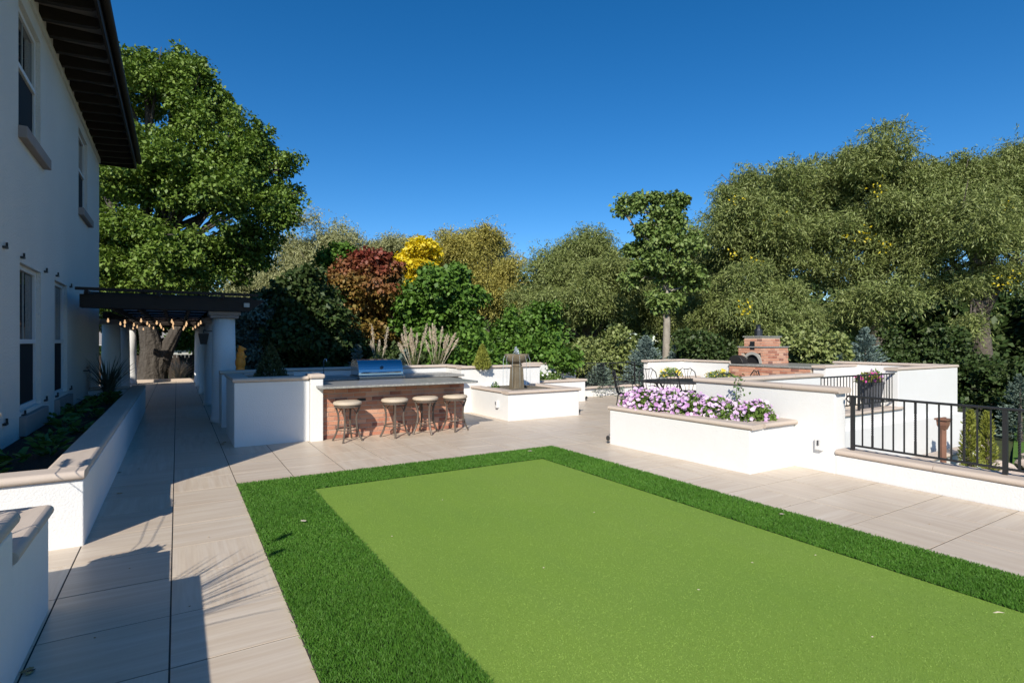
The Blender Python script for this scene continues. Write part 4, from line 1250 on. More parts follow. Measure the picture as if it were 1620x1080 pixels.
part('face_panel', MB().box(vx0 + .002, vy0 + .003, za, vx0 + .10, yc - .28, zm_ - .01).box(vx0 + .002, yc + .28, za, vx0 + .10, vy1 - .01, zm_ - .01).box(vx0 + .002, yc - .28, za + .33, vx0 + .10, yc + .28, zm_ - .01), mortar, ov)
hole = lambda s, z: (abs((vy1 - s) - yc) < .31 and z < za + .31)
brick_face(ov, (vx0, vy1), (vx0, vy0), za, zm_ - .02, (-1, 0), hole=hole)
brick_face(ov, (vx0, vy0), (vx1, vy0), za, zm_ - .02, (0, -1))
brick_face(ov, (vx0 + .1, vy1 - .12), (vx0 + .1, vy0 + .12), zm_ + .03, zt_, (-1, 0))
brick_face(ov, (vx0 + .1, vy0 + .12), (vx1 - .2, vy0 + .12), zm_ + .03, zt_, (0, -1))
part('ledge', MB().box(vx0 - .03, vy0 - .03, zm_, vx1 + .02, vy1 + .02, zm_ + .028), granite, ov)
part('ledge', MB().box(vx0 + .07, vy0 + .09, zt_ + .002, vx1 - .17, vy1 - .09, zt_ + .032), granite, ov)
ar = MB()
k0 = 0
for j in range(13):
    a = math.pi * j / 12
    for rr, xx in ((.235, vx0 - .03), (.31, vx0 - .03), (.31, vx0 + .03), (.235, vx0 + .1)):
        ar.v.append((xx, yc + math.cos(a) * rr, za + .01 + math.sin(a) * rr * 1.05))
for j in range(12):
    for c4 in range(4):
        ar.f.append((j * 4 + c4, j * 4 + (c4 + 1) % 4, (j + 1) * 4 + (c4 + 1) % 4, (j + 1) * 4 + c4))
part('arch', ar, mat('arch_stone', (.36, .35, .32), rough=.85, noise=(12, (.28, .27, .25), .6)), ov, smooth=False)
part('mouth', MB().prism([(math.cos(math.pi * i / 14) * .235 + yc, math.sin(math.pi * i / 14) * .247) for i in range(15)], 0, .06), screen_dark, ov)  # near-black plug, the shade of the oven interior put into its colour
o = ov.children[-1]
o.data.transform(Matrix.Translation(BASE[ov.name]))
o.data.transform(Matrix(((0, 0, 1, vx0 + .05), (1, 0, 0, 0), (0, 1, 0, za + .01), (0, 0, 0, 1))))
o.data.transform(Matrix.Translation(-BASE[ov.name]))
part('gauge_plate', MB().box(vx0 - .012, yc - .075, zm_ - .07, vx0 - .001 + .0, yc + .075, zm_ + .17), steel_dark, ov)
part('flue', MB().lathe([(.115, 0), (.115, .17), (.10, .18), (.095, .20), (.06, .215), (.06, .30), (.09, .305), (.05, .33)], (vx0 + .35, (vy0 + vy1) / 2, zt_ + .032), 18), steel_dark, ov, smooth=False)
od = thing('domed_cover', 'black domed cover standing on the counter left of the oven', 'cover', (8.60 * U, 6.33 * U, .965))
dm = MB().prism([(math.cos(math.pi * i / 12) * .25, math.sin(math.pi * i / 12) * .235 + .01) for i in range(13)], -.13, .13)
o = part('dome', dm, plastic_black, od, bevel=.02)
o.data.transform(Matrix.Translation(BASE[od.name]))
o.data.transform(Matrix(((0, 0, 1, 0), (1, 0, 0, 0), (0, 1, 0, 0), (0, 0, 0, 1))))

# ------------------------------------------------------------------ DINING SET
TC = at(1082, 540, 12.3)
TX, TY = TC.x, TC.y
tb = thing('patio_table', 'long oval black metal dining table behind the petunias', 'table', (TX, TY, 0), rz=0)
a_ = R(-32)
ca_, sa_ = math.cos(a_), math.sin(a_)
oval = [(TX + (math.cos(t) * .90) * ca_ - math.sin(t) * .60 * sa_, TY + (math.cos(t) * .90) * sa_ + math.sin(t) * .60 * ca_) for t in [i * math.pi / 24 for i in range(48)]]
part('tabletop', MB().prism(oval, .685, .735), iron, tb, bevel=.006)
for (lx, ly) in ((-.6, -.25), (.6, -.25), (.6, .25), (-.6, .25)):
    X_, Y_ = TX + lx * ca_ - ly * sa_, TY + lx * sa_ + ly * ca_
    X2, Y2 = TX + lx * 1.15 * ca_ - ly * 1.3 * sa_, TY + lx * 1.15 * sa_ + ly * 1.3 * ca_
    part('leg', MB().tube([(X_, Y_, .70), ((X_ * .7 + TX * .3), (Y_ * .7 + TY * .3), .4), (X2, Y2, .03), (X2, Y2, 0)], .02, 8), iron, tb)
def make_chair():
    t = thing('patio_chair', '', 'chair', (0, 0, 0), 'black iron chairs around the dining table')
    part('seat', MB().lathe([(.01, .40), (.20, .405), (.225, .42), (.21, .435), (.01, .43)], (0, 0, 0), 20), iron, t)
    bk_ = MB()
    bk_.tube([(-.22, .19, .42), (-.235, .24, .65), (-.20, .29, .86), (-.10, .31, .95), (0, .315, .925), (.10, .31, .95), (.20, .29, .86), (.235, .24, .65), (.22, .19, .42)], .012, 6)
    part('back_frame', bk_, iron, t, smooth=True)
    for x in (-.12, -.04, .04, .12):
        part('back_scroll', MB().tube([(x, .20, .43), (x * 1.4, .25, .6), (x * .6, .28, .75), (x * 1.1, .305, .93)], .007, 5), iron, t)
    for sx in (-1, 1):
        part('arm', MB().tube([(sx * .22, .25, .66), (sx * .27, .08, .68), (sx * .27, -.12, .66), (sx * .25, -.17, .60), (sx * .21, -.15, .43)], .011, 6), iron, t, smooth=True)
        part('leg', MB().tube([(sx * .19, -.15, .42), (sx * .20, -.19, .2), (sx * .22, -.22, 0)], .012, 6), iron, t)
        part('leg', MB().tube([(sx * .19, .17, .42), (sx * .20, .20, .2), (sx * .22, .25, 0)], .012, 6), iron, t)
    return t
ch0 = make_chair()
def tl(lx, ly): return (TX + lx * ca_ - ly * sa_, TY + lx * sa_ + ly * ca_)
chs = [(-1.25, .05, 90, 'black iron armchair at the left head of the oval table'),
       (-.55, .72, 5, 'black iron armchair behind the table, left of the centre'),
       (.35, .75, -4, 'black iron armchair behind the table, right of the centre'),
       (1.3, .0, -88, 'black iron armchair at the right head of the table near the oven'),
       (-.60, -.72, 178, 'black iron armchair on the near side of the table, left one'),
       (.5, -.74, 183, 'black iron armchair on the near side of the table, half hidden by the wall')]
for i, (lx, ly, ro, lab) in enumerate(chs):
    t = ch0 if i == 0 else copy_tree(ch0)
    x, y = tl(lx, ly)
    t.location = (x, y, .001); t.rotation_euler.z = a_ + R(ro)
    t['label'] = lab

# ------------------------------------------------------------------ PETUNIAS and other flowers
pn = [(3.90, 4.02, .32, .24, .30), (3.85, 3.82, .36, .30, .34), (3.88, 3.58, .36, .30, .34), (3.91, 3.34, .34, .30, .32), (3.95, 3.12, .30, .28, .29), (3.98, 2.93, .28, .26, .25), (4.02, 2.78, .28, .22, .28)]
pl_lab = ['mauve petunia clump at the far end of the white planter', 'mauve petunia clump second from the far end of the planter', 'tall mauve petunia clump in front of the dining table', 'full mauve petunia clump at the middle of the planter', 'mauve petunia clump spilling over the planter cap', 'green petunia clump with few mauve blooms left of the white ones', 'leafy petunia clump at the near corner with mauve blooms']
for i, (x, y, sx, sy, sz) in enumerate(pn):
    nf = [110, 190, 220, 190, 150, 80, 80][i]
    flowering('petunia_plant', pl_lab[i], (x * U, y * U, .55), (sx, sy, sz), 900, nf, 'petleaf', 'petal', .034, group='petunias in the white planter')
flowering('petunia_plant', 'white petunias at the near end of the planter', (3.86 * U, 2.93 * U, .56), (.17, .14, .14), 200, 14, 'petleaf', 'white', .042, group='petunias in the white planter')
ro_ = thing('climbing_rose', 'tall leafy rose stem rising above the petunias', 'plant', (4.10 * U, 3.0 * U, .55))
part('stem', MB().tube([(4.10 * U, 3.0 * U, .55), (4.09 * U, 3.03 * U, .8), (4.12 * U, 3.04 * U, 1.0), (4.13 * U, 3.02 * U, 1.12)], [.006, .005, .004, .003], 6), LM['petleaf'], ro_)
n = 60
C = np.stack([4.11 * U + rng.normal(size=n) * .05, 3.02 * U + rng.normal(size=n) * .05, .75 + .4 * rng.random(n)], 1)
leaf_object('foliage', C, rng.normal(size=(n, 3)), .05, .03, LM['bed'], ro_)

flowering('yellow_flowers', 'yellow flower clump behind the table, left one', (7.95 * U, 7.3 * U, .53), (.42, .25, .30), 600, 60, 'petleaf', 'warm', .035)
flowering('yellow_flowers', 'yellow flower clump behind the table, nearer the oven', (8.15 * U, 6.35 * U, .53), (.3, .5, .26), 700, 70, 'petleaf', 'warm', .035)
flowering('blue_flowers', 'blue flower clump in front of the oven counter', (6.1 * U, 4.3 * U, .62), (.25, .25, .22), 160, 34, 'petleaf', 'blue', .03)
flowering('blue_flowers', 'small blue flower clump right of the oven mouth', (6.6 * U, 4.35 * U, .68), (.10, .10, .18), 60, 14, 'petleaf', 'blue', .03)
fpl = thing('flower_planter', 'low white planter behind the tall L shaped wall', 'planter', (5.4 * U, 4.0 * U, 0))
part('stucco_body', MB().ring(4.6 * U, 3.9 * U, 7.0 * U, 4.6 * U, .18, -.05, ZL), stucco, fpl, bevel=.01)
part('soil', MB().box(4.6 * U + .18, 3.9 * U + .18, .2, 7.0 * U - .18, 4.6 * U - .18, .5), soil, fpl)

pot = thing('flower_pot', 'charcoal square pot of mixed flowers behind the stairwell railing', 'pot', (7.50 * U, 3.68 * U, 0))
x_, y_ = 7.655 * U, 3.66 * U
part('pot', tap(MB(), x_, y_, .30, .72, .13, .175).box(x_ - .185, y_ - .185, .7201, x_ + .185, y_ + .185, .77).box(x_ - .14, y_ - .14, 0, x_ + .14, y_ + .14, .2999), pot_mat, pot, bevel=.012)
flowering('potted_flowers', 'red and yellow flowers spilling from the charcoal pot', (x_ - .14, y_, .77), (.33, .22, .2), 450, 30, 'arbor', 'pink', .035)
flowering('potted_flowers', 'violet petunias at the right side of the charcoal pot', (x_ + .12, y_ - .03, .80), (.14, .14, .24), 120, 26, 'petleaf', 'petal', .035)

# ------------------------------------------------------------------ small fittings
def outlet(label, pos, normal):
    t = thing('outlet_cover', label, 'outlet', pos)
    x, y, z = pos
    if normal == 'x':
        part('cover', MB().box(x - .055, y - .045, z - .075, x, y + .045, z + .075), white_frame, t, bevel=.012)
        part('latch', MB().box(x - .066, y - .008, z - .01, x - .056, y + .008, z + .05), steel_dark, t)
    return t
outlet('white weatherproof outlet cover on the wall left of the near railing', (4.26 * U, 2.40 * U, .33), 'x')
outlet('grey outlet cover on the left side of the fountain planter', (3.56 * U, 6.20 * U, .30), 'x')
for (x, y, lab) in ((4.69, 5.97, 'tiny black spike light at the right foot of the fountain planter'), (5.90, 7.30, 'tiny black spike light at the foot of the rose planter'), (3.60, 4.13, 'tiny black spike light at the far foot of the petunia planter')):
    t = thing('spike_light', lab, 'garden light', (x * U, y * U, 0))
    part('stake', MB().tube([(x * U + .03, y * U, 0), (x * U + .03, y * U, .05)], .008, 6), plastic_black, t)
    part('head', MB().lathe([(.02, 0), (.03, .02), (.026, .06), (.01, .07)], (x * U + .03, y * U, .05), 10), plastic_black, t)
# copper pillar below the railing
cpx, cpy = 6.15 * U, 2.31 * U
cp = thing('bird_feeder', 'brown fluted post with a stepped square top below the railing', 'post', (cpx, cpy, -1.3))
part('shaft', MB().lathe([(.042, -1.35), (.042, .28)], (cpx, cpy, 0), 8), copper, cp)
part('capital', tap(tap(MB(), cpx, cpy, .28, .34, .04, .058), cpx, cpy, .3401, .42, .06, .066), copper, cp)
part('tray', MB().box(cpx - .085, cpy - .085, .421, cpx + .085, cpy + .085, .445).box(cpx - .07, cpy - .015, .4451, cpx + .07, cpy + .015, .46), copper, cp)

# leaves and twig
def fallen(label, px, py, s, rot, m=dry_leaf, z=0.004):
    d = U * FPX / (py - 540)
    p = at(px, py, d)
    t = thing('fallen_leaf', label, 'leaf', (p.x, p.y, z))
    b = MB()
    k = [(0, -1), (.35, -.6), (.7, -.2), (.45, .1), (.55, .5), (.2, .55), (0, 1), (-.2, .55), (-.55, .5), (-.45, .1), (-.7, -.2), (-.35, -.6)]
    cr_, sr_ = math.cos(rot), math.sin(rot)
    b.add([(p.x, p.y, z + .006)] + [(p.x + (x * cr_ - y * sr_) * s, p.y + (x * sr_ + y * cr_) * s, z + .002 + .35 * s * (x * x + .4 * y * y) * random.uniform(.3, 1)) for x, y in k], [(0, i + 1, (i + 1) % 12 + 1) for i in range(12)])
    part('blade', b, m, t)
fallen('pale dry leaf lying on the left turf border', 480, 831, .035, .5, LM['straw'], .04)
fallen('dark leaf on the shaded path near the planter corner', 189, 781, .035, 1.5)
fallen('small dark leaf on the shaded path by the long joint', 219, 742, .022, 1)
fallen('brown leaf against the far side of the long planter base', 189, 748, .03, 2)
fallen('dark leaf on the shaded path beside the centre joint', 281, 679, .035, .3)
fallen('dark leaf on the path near the kitchen planter', 317, 683, .03, .9)
fallen('pale leaf on the far turf border', 838, 717, .04, .9, LM['straw'], .035)
fallen('pale speck of leaf on the border before the petunias', 1237, 819, .025, .9, LM['straw'], .035)
for i in range(7):
    fallen('brown leaf in the small heap beside the kitchen planter', 350 + random.uniform(-9, 12), 701 + random.uniform(-3, 3), .035, i)
for i in range(4):
    fallen('brown leaf in the small heap at the near left wall foot', 42 + random.uniform(-8, 10), 1060 + random.uniform(-8, 8), .022, i)
for px, py in ((1190, 892), (940, 812), (1105, 935), (700, 792), (1380, 1010), (860, 900), (1290, 880), (620, 850)):
    fallen('tiny pale clipping lying on the putting green', px, py, .009, px * .7, LM['straw'], .010)
for px, py in ((205, 900), (150, 1010), (300, 960), (330, 850), (980, 690), (1250, 800), (1470, 830)):
    fallen('speck of dry leaf on the open paving', px, py, .008, px * .3)
for o in COL.objects:
    if o.name.startswith('fallen_leaf'):
        if 'clipping' in o.get('label', ''): o['group'] = 'pale clippings on the putting green'
        if 'speck of dry leaf on' in o.get('label', ''): o['group'] = 'specks of dry leaf on the paving'
        if 'kitchen planter' in o.get('label', '') and 'heap' in o['label']: o['group'] = 'leaf heap beside the kitchen planter'
        if 'near left wall' in o.get('label', ''): o['group'] = 'leaf heap at the near left wall'
d = U * FPX / (971 - 540)
p = at(1580, 971, d)
tw = thing('twig', 'short dry twig lying on the putting green', 'twig', (p.x, p.y, .01))
dirr = Vector((CY, -SY, 0))
part('stick', MB().tube([p + Vector((0, 0, .006)) - dirr * .035, p + Vector((0, .004, .012)), p + Vector((0, 0, .007)) + dirr * .037], [.003, .0045, .002], 6), LM['straw'], tw)

#@@TURF
# ------------------------------------------------------------------ TURF
tx0, tx1, ty1, tyn = .36 * U, 3.04 * U, 4.26 * U, -1.3 * U
gx0, gx1, gy1 = .78 * U, 2.65 * U, 3.857 * U
tag(part('turf_bed', MB().box(tx0 + .004, tyn, -.02, tx1 - .004, ty1 - .004, .004), turf_base, None), kind='structure')
pgm = MB().box(gx0, tyn + .01, .0045, gx1, gy1, .009)
tag(part('putting_green', pgm, green_mat, None), kind='structure')

def turf_points(n_target):
    out = []
    # density falls with distance, only what the camera could see (with a margin)
    while len(out) < n_target:
        m = 60000
        x = rng.uniform(tx0, tx1, m); y = rng.uniform(tyn, ty1, m)
        ok = ~((x > gx0) & (x < gx1) & (y < gy1))
        dep = SY * x + CY * y; lat = CY * x - SY * y
        ok &= (dep > 1.5) & (np.abs(lat) < dep * 1.05 + .3)
        p = np.clip((3.2 / np.maximum(dep, .1)) ** 1.25, .0, 1)
        ok &= rng.random(m) < p
        out.extend(np.stack([x, y], 1)[ok].tolist())
    return np.array(out[:n_target])
NT = 190000
P = turf_points(NT)
dep = SY * P[:, 0] + CY * P[:, 1]
k = np.clip(dep / 3.2, 1, 2.6)
hgt = (.022 + .014 * rng.random(NT))
lean = rng.normal(size=(NT, 2)) * .45
D = np.stack([lean[:, 0] * 1.3 - .1, lean[:, 1] * 1.3 + .1, np.ones(NT)], 1)
P = P + rng.normal(size=P.shape) * .006
C = np.stack([P[:, 0] + lean[:, 0] * .012, P[:, 1] + lean[:, 1] * .012, .006 + hgt * .45], 1)
tf = leaf_object('turf_border', C, D, hgt, .0045 * k ** .8, turf_blade, None, nrm=rng.normal(size=(NT, 3)) * [1, 1, .2], fold=.1)
# short fibres of the putting green where they can be seen
N2 = 80000
m = 400000
x = rng.uniform(gx0 + .004, gx1 - .004, m); y = rng.uniform(0, gy1 - .004, m)
dep = SY * x + CY * y; lat = CY * x - SY * y
ok = (dep > 1.9) & (np.abs(lat) < dep * 1.0) & (rng.random(m) < np.clip((2.4 / np.maximum(dep, .1)) ** 2, 0, 1))
x = x[ok][:N2]; y = y[ok][:N2]; n = len(x)
gb = leafmat('putting_fibre', [(0.16, 0.275, 0.046), (0.20, 0.31, 0.06), (0.26, 0.37, 0.085), (0.115, 0.22, 0.028)], tr=.1, rough=.95)
leaf_object('green_fibres', np.stack([x, y, np.full(n, .0115)], 1), np.stack([rng.normal(size=n), rng.normal(size=n), np.full(n, .9)], 1), .009, .003, gb, None, nrm=rng.normal(size=(n, 3)), fold=.0)

#@@TREES
# ------------------------------------------------------------------ TREES
# big tree behind the pergola
D0 = 22.5
big = thing('shade_tree', 'huge bright green tree towering behind the house and pergola', 'tree', at(245, 540, D0) - Vector((0, 0, U + .1)))
lb = lobes_px([(235, 150, 70), (180, 190, 66, 1), (292, 185, 66), (335, 240, 60, -1), (395, 250, 42, .5), (428, 305, 44), (300, 290, 85, -1.5), (220, 290, 85, -1), (370, 335, 70, -1), (415, 365, 42, 0), (160, 300, 80, 2),
                (255, 380, 75, -1.5), (330, 400, 62, -1), (190, 400, 65, 0), (385, 405, 36, 1), (120, 210, 60, 3), (235, 105, 38), (285, 108, 30, 1), (322, 145, 36, 0), (368, 208, 38, 0), (415, 232, 30, .5), (452, 262, 24, 0), (455, 320, 28, 0), (350, 290, 60, -1), (235, 440, 50, 0), (300, 445, 42, -1), (360, 435, 30, 0), (185, 455, 42, 1), (270, 410, 55, -2), (410, 415, 28, 0), (225, 480, 30, 1), (300, 492, 24, 1), (168, 425, 40, 2), (172, 475, 36, 2), (150, 390, 40, 3)], D0)
bb0 = at(240, 603, D0)
tr = MB()
f1 = bb0 + Vector((-.1, 0, 1.5))
stem = [(0, -.3, 1.05), (0, .1, .86), (.03, .7, .74), (.05, 1.3, .66), (-.1, 2.0, .52), (-.4, 3.0, .42), (-.5, 4.6, .34), (0, 7.5, .16)]
nseg = 36
def ridge(a, z):
    return 1 + .05 * math.sin(9 * a + 1.5 * math.sin(z * 1.3)) + .035 * math.sin(17 * a + 2 * math.sin(z * 2.1 + 1)) + .03 * math.sin(2 * a + z)
def ridged(b, path, k=1):
    fine = []
    for i in range(len(path) - 1):
        for t in range(4):
            u = t / 4
            fine.append(tuple(path[i][c] * (1 - u) + path[i + 1][c] * u for c in range(4)))
    fine.append(path[-1])
    k0 = len(b.v)
    for (x, y, z, rr) in fine:
        for j in range(nseg):
            a = 6.28318 * j / nseg
            g = .64 * rr * ridge(a, z)
            b.v.append((x + math.cos(a) * g, y + math.sin(a) * g, z))
    for i in range(len(fine) - 1):
        for j in range(nseg):
            b.f.append((k0 + i * nseg + j, k0 + i * nseg + (j + 1) % nseg, k0 + (i + 1) * nseg + (j + 1) % nseg, k0 + (i + 1) * nseg + j))
ridged(tr, [(bb0.x + dx, bb0.y, bb0.z + dz, rr) for dx, dz, rr in stem])
ridged(tr, [(bb0.x + dx, bb0.y - .05, bb0.z + dz, rr) for dx, dz, rr in [(.12, .25, .60), (.38, 1.0, .50), (.85, 2.1, .36), (1.5, 3.0, .30), (2.3, 4.6, .2), (3.0, 6.5, .1)]])
for q in lb:
    s = f1 + Vector((random.uniform(-.4, .2), 0, random.uniform(2.0, 4.5)))
    tgt = Vector(q[:3])
    mm = s.lerp(tgt, .5) + Vector((0, 0, .5))
    tr.tube([s, mm, tgt], [.17, .11, .03], 7)
    for e in range(3):
        t2 = tgt + Vector((random.uniform(-1, 1), random.uniform(-1, 1), random.uniform(-.7, 1))) * q[3] * .8
        tr.tube([mm, mm.lerp(t2, .6) + Vector((0, 0, .2)), t2], [.06, .04, .012], 5)
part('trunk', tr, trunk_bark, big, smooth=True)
crown(big, lb, 3300, 52, .40, .15, .095, LM['oak'], 'broad', .45, k=8, size=.40)

W = 'willow'
DR = 26
tree('willow_tree', 'olive willow rising at the left end of the right hand row', 1210, DR, [(1205, 330, 62), (1168, 312, 36, 0), (1225, 300, 40, 0), (1275, 305, 44, 0), (1160, 345, 42, -1), (1255, 350, 60, 1), (1190, 410, 70, -1), (1160, 378, 40, -.5), (1280, 375, 42, 0), (1255, 430, 60, -1), (1150, 420, 45, 0)], 2340, 63, 0.56, 0.168, 0.039, 'willow', W, .35, gz=-1.4)
tree('willow_tree', 'broad olive willow crown lower down behind the brick oven', 1180, 21, [(1175, 480, 62), (1130, 500, 50, .5), (1230, 490, 55, -.5), (1190, 530, 55, 0), (1110, 545, 40, 1), (1245, 560, 24, 0)], 1702, 63, 0.45, 0.134, 0.030, 'willow', W, .25, gz=-1.4)
tree('willow_tree', 'tall olive willow in the middle of the right hand row', 1390, 25, [(1375, 290, 62), (1335, 290, 42, 0), (1400, 275, 38, 0), (1435, 290, 44, 0), (1365, 272, 30, 0), (1330, 330, 60, 1), (1425, 320, 62, 0), (1350, 400, 80, -1.5), (1395, 352, 50, -1), (1310, 350, 42, 0), (1435, 400, 70, -1), (1372, 478, 52, -3), (1310, 390, 42, 1)], 3192, 63, 0.56, 0.168, 0.036, 'willow', W, .4, gz=-1.4)
tree('willow_tree', 'tallest olive willow filling the right edge of the view', 1560, 24, [(1490, 290, 60, 1), (1475, 290, 36, 0), (1525, 278, 36, 0), (1580, 280, 38, 0), (1620, 280, 38, 0), (1550, 300, 60), (1610, 305, 62, 0), (1500, 380, 75, -1), (1545, 325, 50, -.5), (1600, 315, 50, -.5), (1470, 335, 45, 0), (1590, 370, 76, -1), (1530, 455, 42, -3), (1620, 440, 48, -2), (1470, 430, 40, -1.5), (1690, 330, 90, 0), (1545, 525, 26, -3)], 4043, 63, 0.56, 0.160, 0.036, 'willow', W, .4, gz=-1.4)
tree('willow_tree', 'mid green willow mass behind the slender pale trunk', 930, 30, [(935, 420, 52), (870, 440, 45, -1), (985, 430, 48, 1), (905, 480, 60, -2), (970, 490, 60, -2), (850, 500, 42, -1), (925, 400, 30, 0), (1010, 470, 45, 0)], 2766, 63, 0.59, 0.168, 0.039, 'willow', W, .35, gz=-1.4)
tree('willow_tree', 'olive willow closing the gap behind the slender tree', 1090, 31, [(1090, 415, 48), (1050, 440, 45, 1), (1125, 430, 48, -1), (1080, 490, 60, 0), (1120, 500, 50, -1), (1030, 510, 50, 0)], 1702, 63, 0.59, 0.168, 0.039, 'willow', W, .3, gz=-1.4)
tree('willow_tree', 'distant silvery willow crown left of the red maple', 520, 42, [(515, 405, 52), (470, 415, 38, 1), (560, 400, 42, 0), (500, 460, 60, 0), (560, 460, 55, 2), (450, 455, 38, 0), (400, 470, 42, 0)], 2128, 63, 0.84, 0.210, 0.055, 'pale', W, .5, gz=-1.4)
tree('willow_tree', 'distant silvery willow crown just behind the red maple', 615, 44, [(615, 405, 38), (640, 400, 22, 0), (600, 450, 50, 0), (650, 450, 40, 0)], 957, 63, 0.78, 0.210, 0.055, 'pale', W, .4, gz=-1.4)
tree('willow_tree', 'yellowing willow crown behind the yellow tree', 765, 36, [(765, 415, 50), (725, 405, 38, 1), (795, 440, 38, 0), (750, 470, 60, 0), (800, 490, 45, 0), (765, 385, 26, 0)], 1915, 63, 0.67, 0.185, 0.045, 'ywillow', W, .4, gz=-1.4)
tree('cottonwood_tree', 'slender tree with a visible pale trunk and airy crown', 1052, 21, [(1000, 326, 17), (1035, 317, 18, 0), (1070, 324, 17, 0), (983, 333, 9), (1048, 345, 24, 0), (1065, 355, 22, 0), (1045, 375, 30, 0), (1015, 365, 14, 0), (1018, 395, 24, .5), (1080, 392, 28, -.3), (1050, 430, 38, 0), (1090, 445, 24, 0), (1012, 440, 24, .5), (1052, 485, 28, 0)], 640, 34, .32, .15, .10, 'cottonwood', 'broad', .16, tmat=bark_pale, inner=.2, trunk_top=6.5, gz=-1.4)
tree('maple_tree', 'maple turned dark red at the top and bronze below', 578, 20, [(560, 435, 32), (600, 430, 30), (578, 470, 44, -.5), (550, 500, 32, 0), (605, 500, 34, 0), (578, 415, 20, 0), (600, 412, 16, 0), (575, 540, 44, 0), (608, 545, 26, 0)], 620, 46, .34, .15, .11, 'red', 'broad', .14, inner=.4, gz=-1.3)
tree('maple_tree', 'round dense green maple right of the red one', 695, 19, [(698, 452, 38), (655, 480, 34, 0), (730, 470, 34, 0), (695, 505, 58, -.5), (650, 525, 34, 0), (740, 525, 36, 0), (695, 550, 48, -.5)], 900, 46, .38, .16, .12, 'green', 'broad', .16, inner=.45, gz=-1.3)
tree('yellow_tree', 'small brilliant yellow tree behind the green maple', 662, 27, [(662, 404, 23), (643, 419, 18, 0), (683, 398, 17, 0), (670, 394, 14, 0), (665, 435, 26, 0), (660, 460, 24, 0)], 340, 40, .35, .19, .14, 'yellow', 'broad', .14, inner=.3, gz=-1.3)
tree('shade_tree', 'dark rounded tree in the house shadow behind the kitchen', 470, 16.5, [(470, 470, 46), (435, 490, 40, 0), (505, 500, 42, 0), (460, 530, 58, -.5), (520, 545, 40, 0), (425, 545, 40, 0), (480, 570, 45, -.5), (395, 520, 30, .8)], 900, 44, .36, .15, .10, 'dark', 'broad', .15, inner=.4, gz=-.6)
tree('shade_tree', 'light green tree peeking between the red maple and the dark tree', 540, 26, [(535, 420, 26), (520, 450, 26, 0), (548, 402, 16, 0), (545, 470, 30, 0)], 260, 40, .45, .19, .13, 'green', 'broad', .12, inner=.3, gz=-1.3)
tree('grey_shrub', 'silvery grey juniper beside the nearest pergola column', 400, 15.5, [(398, 505, 24), (385, 540, 26, 0), (415, 545, 26, 0), (410, 490, 20, 0), (395, 575, 30, 0)], 420, 46, .22, .10, .05, 'cypress', 'broad', .08, cat='shrub', inner=.4, gz=-.4)
def accents(label_part, spots, depth):
    for o in list(COL.objects):
        if o.get('label') == label_part:
            C, D = [], []
            for px, py in spots:
                c = np.array(at(px, py, depth))
                n = 13
                q = c + rng.normal(size=(n, 3)) * [.16, .16, .16]
                C.append(q); D.append(rng.normal(size=(n, 3)))
            leaf_object('yellow_leaves', np.concatenate(C), np.concatenate(D), .13, .07, LM['yellow'], o)
accents('olive willow rising at the left end of the right hand row', [(1158, 405), (1163, 312), (1196, 418), (1222, 352), (1183, 412)], 23.2)
accents('tall olive willow in the middle of the right hand row', [(1372, 372), (1402, 386), (1385, 300), (1340, 376)], 22)
accents('tallest olive willow filling the right edge of the view', [(1585, 330), (1580, 448), (1590, 325), (1600, 440)], 20.5)
accents('broad olive willow crown lower down behind the brick oven', [(1176, 486), (1180, 488)], 18.3)
accents('mid green willow mass behind the slender pale trunk', [(930, 468), (936, 478), (922, 460)], 27)
# understory
und = [(735, 14.8, 560, 36, 'green', 'bright green shrub behind the grill wall'), (800, 16, 552, 36, 'green', 'bright green shrub behind the fountain bowl'), (860, 15.5, 560, 36, 'green', 'bright green shrub behind the short wall'),
       (840, 20, 525, 42, 'green', 'taller bright green shrub right of the fountain'), (910, 19, 565, 34, 'willow', 'olive shrub behind the left end of the far railing'), (965, 20, 560, 38, 'willow', 'olive shrub behind the middle of the far railing'),
       (1110, 19, 555, 36, 'dark', 'dark shrub behind the wall corner by the table'), (1290, 18, 560, 40, 'willow', 'bright olive shrub right of the brick oven'), (1250, 19, 545, 30, 'willow', 'small olive shrub behind the oven'),
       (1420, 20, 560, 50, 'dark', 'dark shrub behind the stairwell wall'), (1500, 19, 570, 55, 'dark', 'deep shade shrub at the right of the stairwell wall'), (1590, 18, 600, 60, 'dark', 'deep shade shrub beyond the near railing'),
       (640, 17, 575, 38, 'dark', 'dark shrub behind the dry grasses'), (560, 18, 575, 36, 'dark', 'dark shrub under the red maple')]
for i, (px, dp_, py, r, lm, lab) in enumerate(und):
    tree('garden_shrub', lab, px, dp_, [(px, py, r), (px - r * .7, py + r * .35, r * .7, .3), (px + r * .7, py + r * .3, r * .72, -.3), (px, py + r * .9, r * .9, 0)], 330, 40, .30, .13, .085, lm, 'broad', .05, cat='shrub', inner=.35, gz=-1.35)
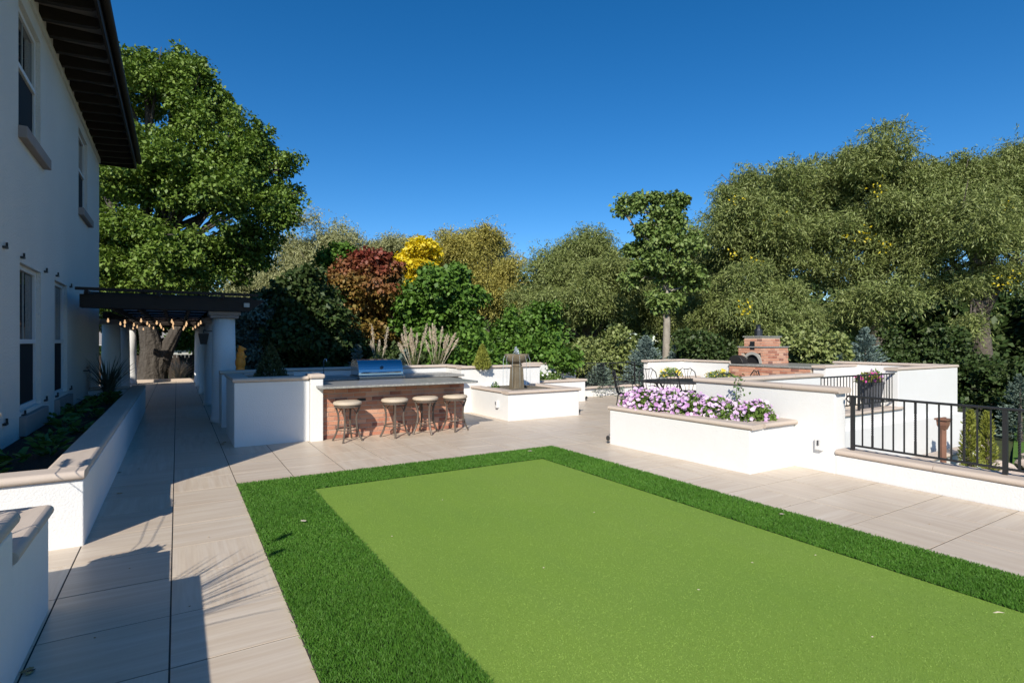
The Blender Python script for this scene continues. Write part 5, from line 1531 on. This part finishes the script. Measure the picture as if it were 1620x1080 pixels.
# dark back row so that gaps under the crowns read as woodland
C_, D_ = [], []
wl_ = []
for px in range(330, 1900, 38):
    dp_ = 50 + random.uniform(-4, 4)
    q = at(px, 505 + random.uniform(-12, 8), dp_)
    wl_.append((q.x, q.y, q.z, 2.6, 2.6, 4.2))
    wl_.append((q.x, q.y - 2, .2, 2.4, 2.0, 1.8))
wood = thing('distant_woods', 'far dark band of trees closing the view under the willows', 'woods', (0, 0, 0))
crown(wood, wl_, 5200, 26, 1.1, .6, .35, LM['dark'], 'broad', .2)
tk = MB()
for q in wl_:
    tk.tube([(q[0], q[1], -1.6), (q[0] + .2, q[1], q[2])], [.25, .1], 6)
for (px, py, rr, dp_, lab) in ((305, 535, 30, 30, 'sunlit green shrub seen through the far end of the pergola'), (235, 515, 40, 27, 'dark foliage behind the forked trunk'), (180, 500, 34, 26, 'dark foliage between the house corner and the trunk'), (205, 555, 34, 27, 'low dark shrub behind the left row of columns'), (285, 590, 22, 29, 'low green shrub behind the board fence')):
    tree('garden_shrub', lab, px, dp_, [(px, py, rr), (px - rr * .8, py + 8, rr * .6), (px + rr * .8, py - 5, rr * .6)], 260, 40, .35, .15, .10, 'green' if 'dark' not in lab else 'dark', 'broad', .06, cat='shrub', inner=.3, gz=-.1)
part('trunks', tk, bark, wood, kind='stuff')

spruce('blue_spruce', 'blue spruce at the far railing beside the dining chairs', 1022, 530, 0, 18.5, 1.05, n=9000)
spruce('blue_spruce', 'smaller blue spruce behind the white wall corner', 1068, 545, 0, 19, .65, n=4500)
spruce('blue_spruce', 'pointed blue spruce above the far right wall', 1369, 515, 0, 18.5, 1.25, n=9500, droop=-.05)
spruce('blue_spruce', 'small blue spruce left of the grill', 566, 543, 0, 14.5, .5, n=3000)
spruce('blue_spruce', 'blue spruce tip behind the grill hood among dry grasses', 640, 552, 0, 14.2, .6, n=3600)
spruce('blue_spruce', 'blue spruce in shade at the right edge beyond the railing', 1614, 590, 0, 16, .8, lm='cypress', n=4000)  # duller juniper leaf colour carries the shade on this spruce
spruce('juniper', 'yellow green upright juniper beyond the near railing', 1534, 648, 0, 10.5, .26, lm='arbor', n=4200, cat='shrub', droop=-.7)
spruce('juniper', 'second upright yellow green juniper just right of the first', 1562, 650, 0, 10.8, .24, lm='arbor', n=3600, cat='shrub', droop=-.7)
spruce('blue_shrub', 'low blue green shrub behind the far railing', 950, 575, 0, 16.5, .75, lm='cypress', n=4200, cat='shrub')
spruce('blue_spruce', 'blue spruce branch tips left of the far right wall', 1330, 556, 0, 17, .7, n=3000)

# dry plumed grasses behind the kitchen wall
for i, (px, lab) in enumerate([(598, 'dry plumed grass left of the others behind the grill'), (655, 'dry plumed grass behind the right edge of the grill hood'), (690, 'dry plumed grass leaning right behind the kitchen wall')]):
    q = at(px, 585, 13.6)
    t = thing('plumed_grass', lab, 'grass', q, 'dry grasses behind the kitchen wall')
    blades('leaves', tuple(q), 60, .75, .35, 'blade', t, w=.012)
    C, D = [], []
    stm = MB()
    for kx in range([5, 16, 12][i]):
        dx = random.uniform(-.42, .42) + [0, 0, .15][i]; hh = random.uniform(.6, 1.15)
        e = q + Vector((dx * .9, dx * -.5, hh))
        s0 = q + Vector((dx * .2, 0, 0))
        stm.tube([s0, s0.lerp(e, .6), e], .004, 5)
        c, d_ = plume(None, s0.lerp(e, .62), e, .032, 190)
        C.append(c); D.append(d_)
    part('stem', stm, LM['straw'], t)
    leaf_object('plume', np.concatenate(C), np.concatenate(D), .06, .01, LM['straw'], t)

# lower garden: lawn strip and boulders
q = at(1585, 540, 16)
lawn = part('lawn', MB().prism([(15.9, 1.5), (24, -2), (30, 2), (24, 7), (17, 5)], -1.345, -1.30), lawn_bright, None)
tag(lawn, kind='structure')
rk_ = 0
for i in range(16):
    px = random.uniform(1552, 1650); py = random.uniform(728, 775)
    dd = 2.9 * FPX / (py - 540)
    p = at(px, py, dd)
    b = bmesh.new()
    bmesh.ops.create_icosphere(b, subdivisions=2, radius=random.uniform(.16, .27))
    for v in b.verts:
        v.co += Vector((random.uniform(-1, 1), random.uniform(-1, 1), random.uniform(-1, 1))) * .03
        v.co.z *= .65
    m = bpy.data.meshes.new('boulder'); b.to_mesh(m); b.free()
    o = link('boulder', m, rock_mat, None)
    o.location = (p.x, p.y, -1.22)
    o.rotation_euler.z = random.uniform(0, 6)
    tag(o, 'tan garden boulder in the rock bed beyond the near railing', 'boulder', 'boulders beyond the near railing')
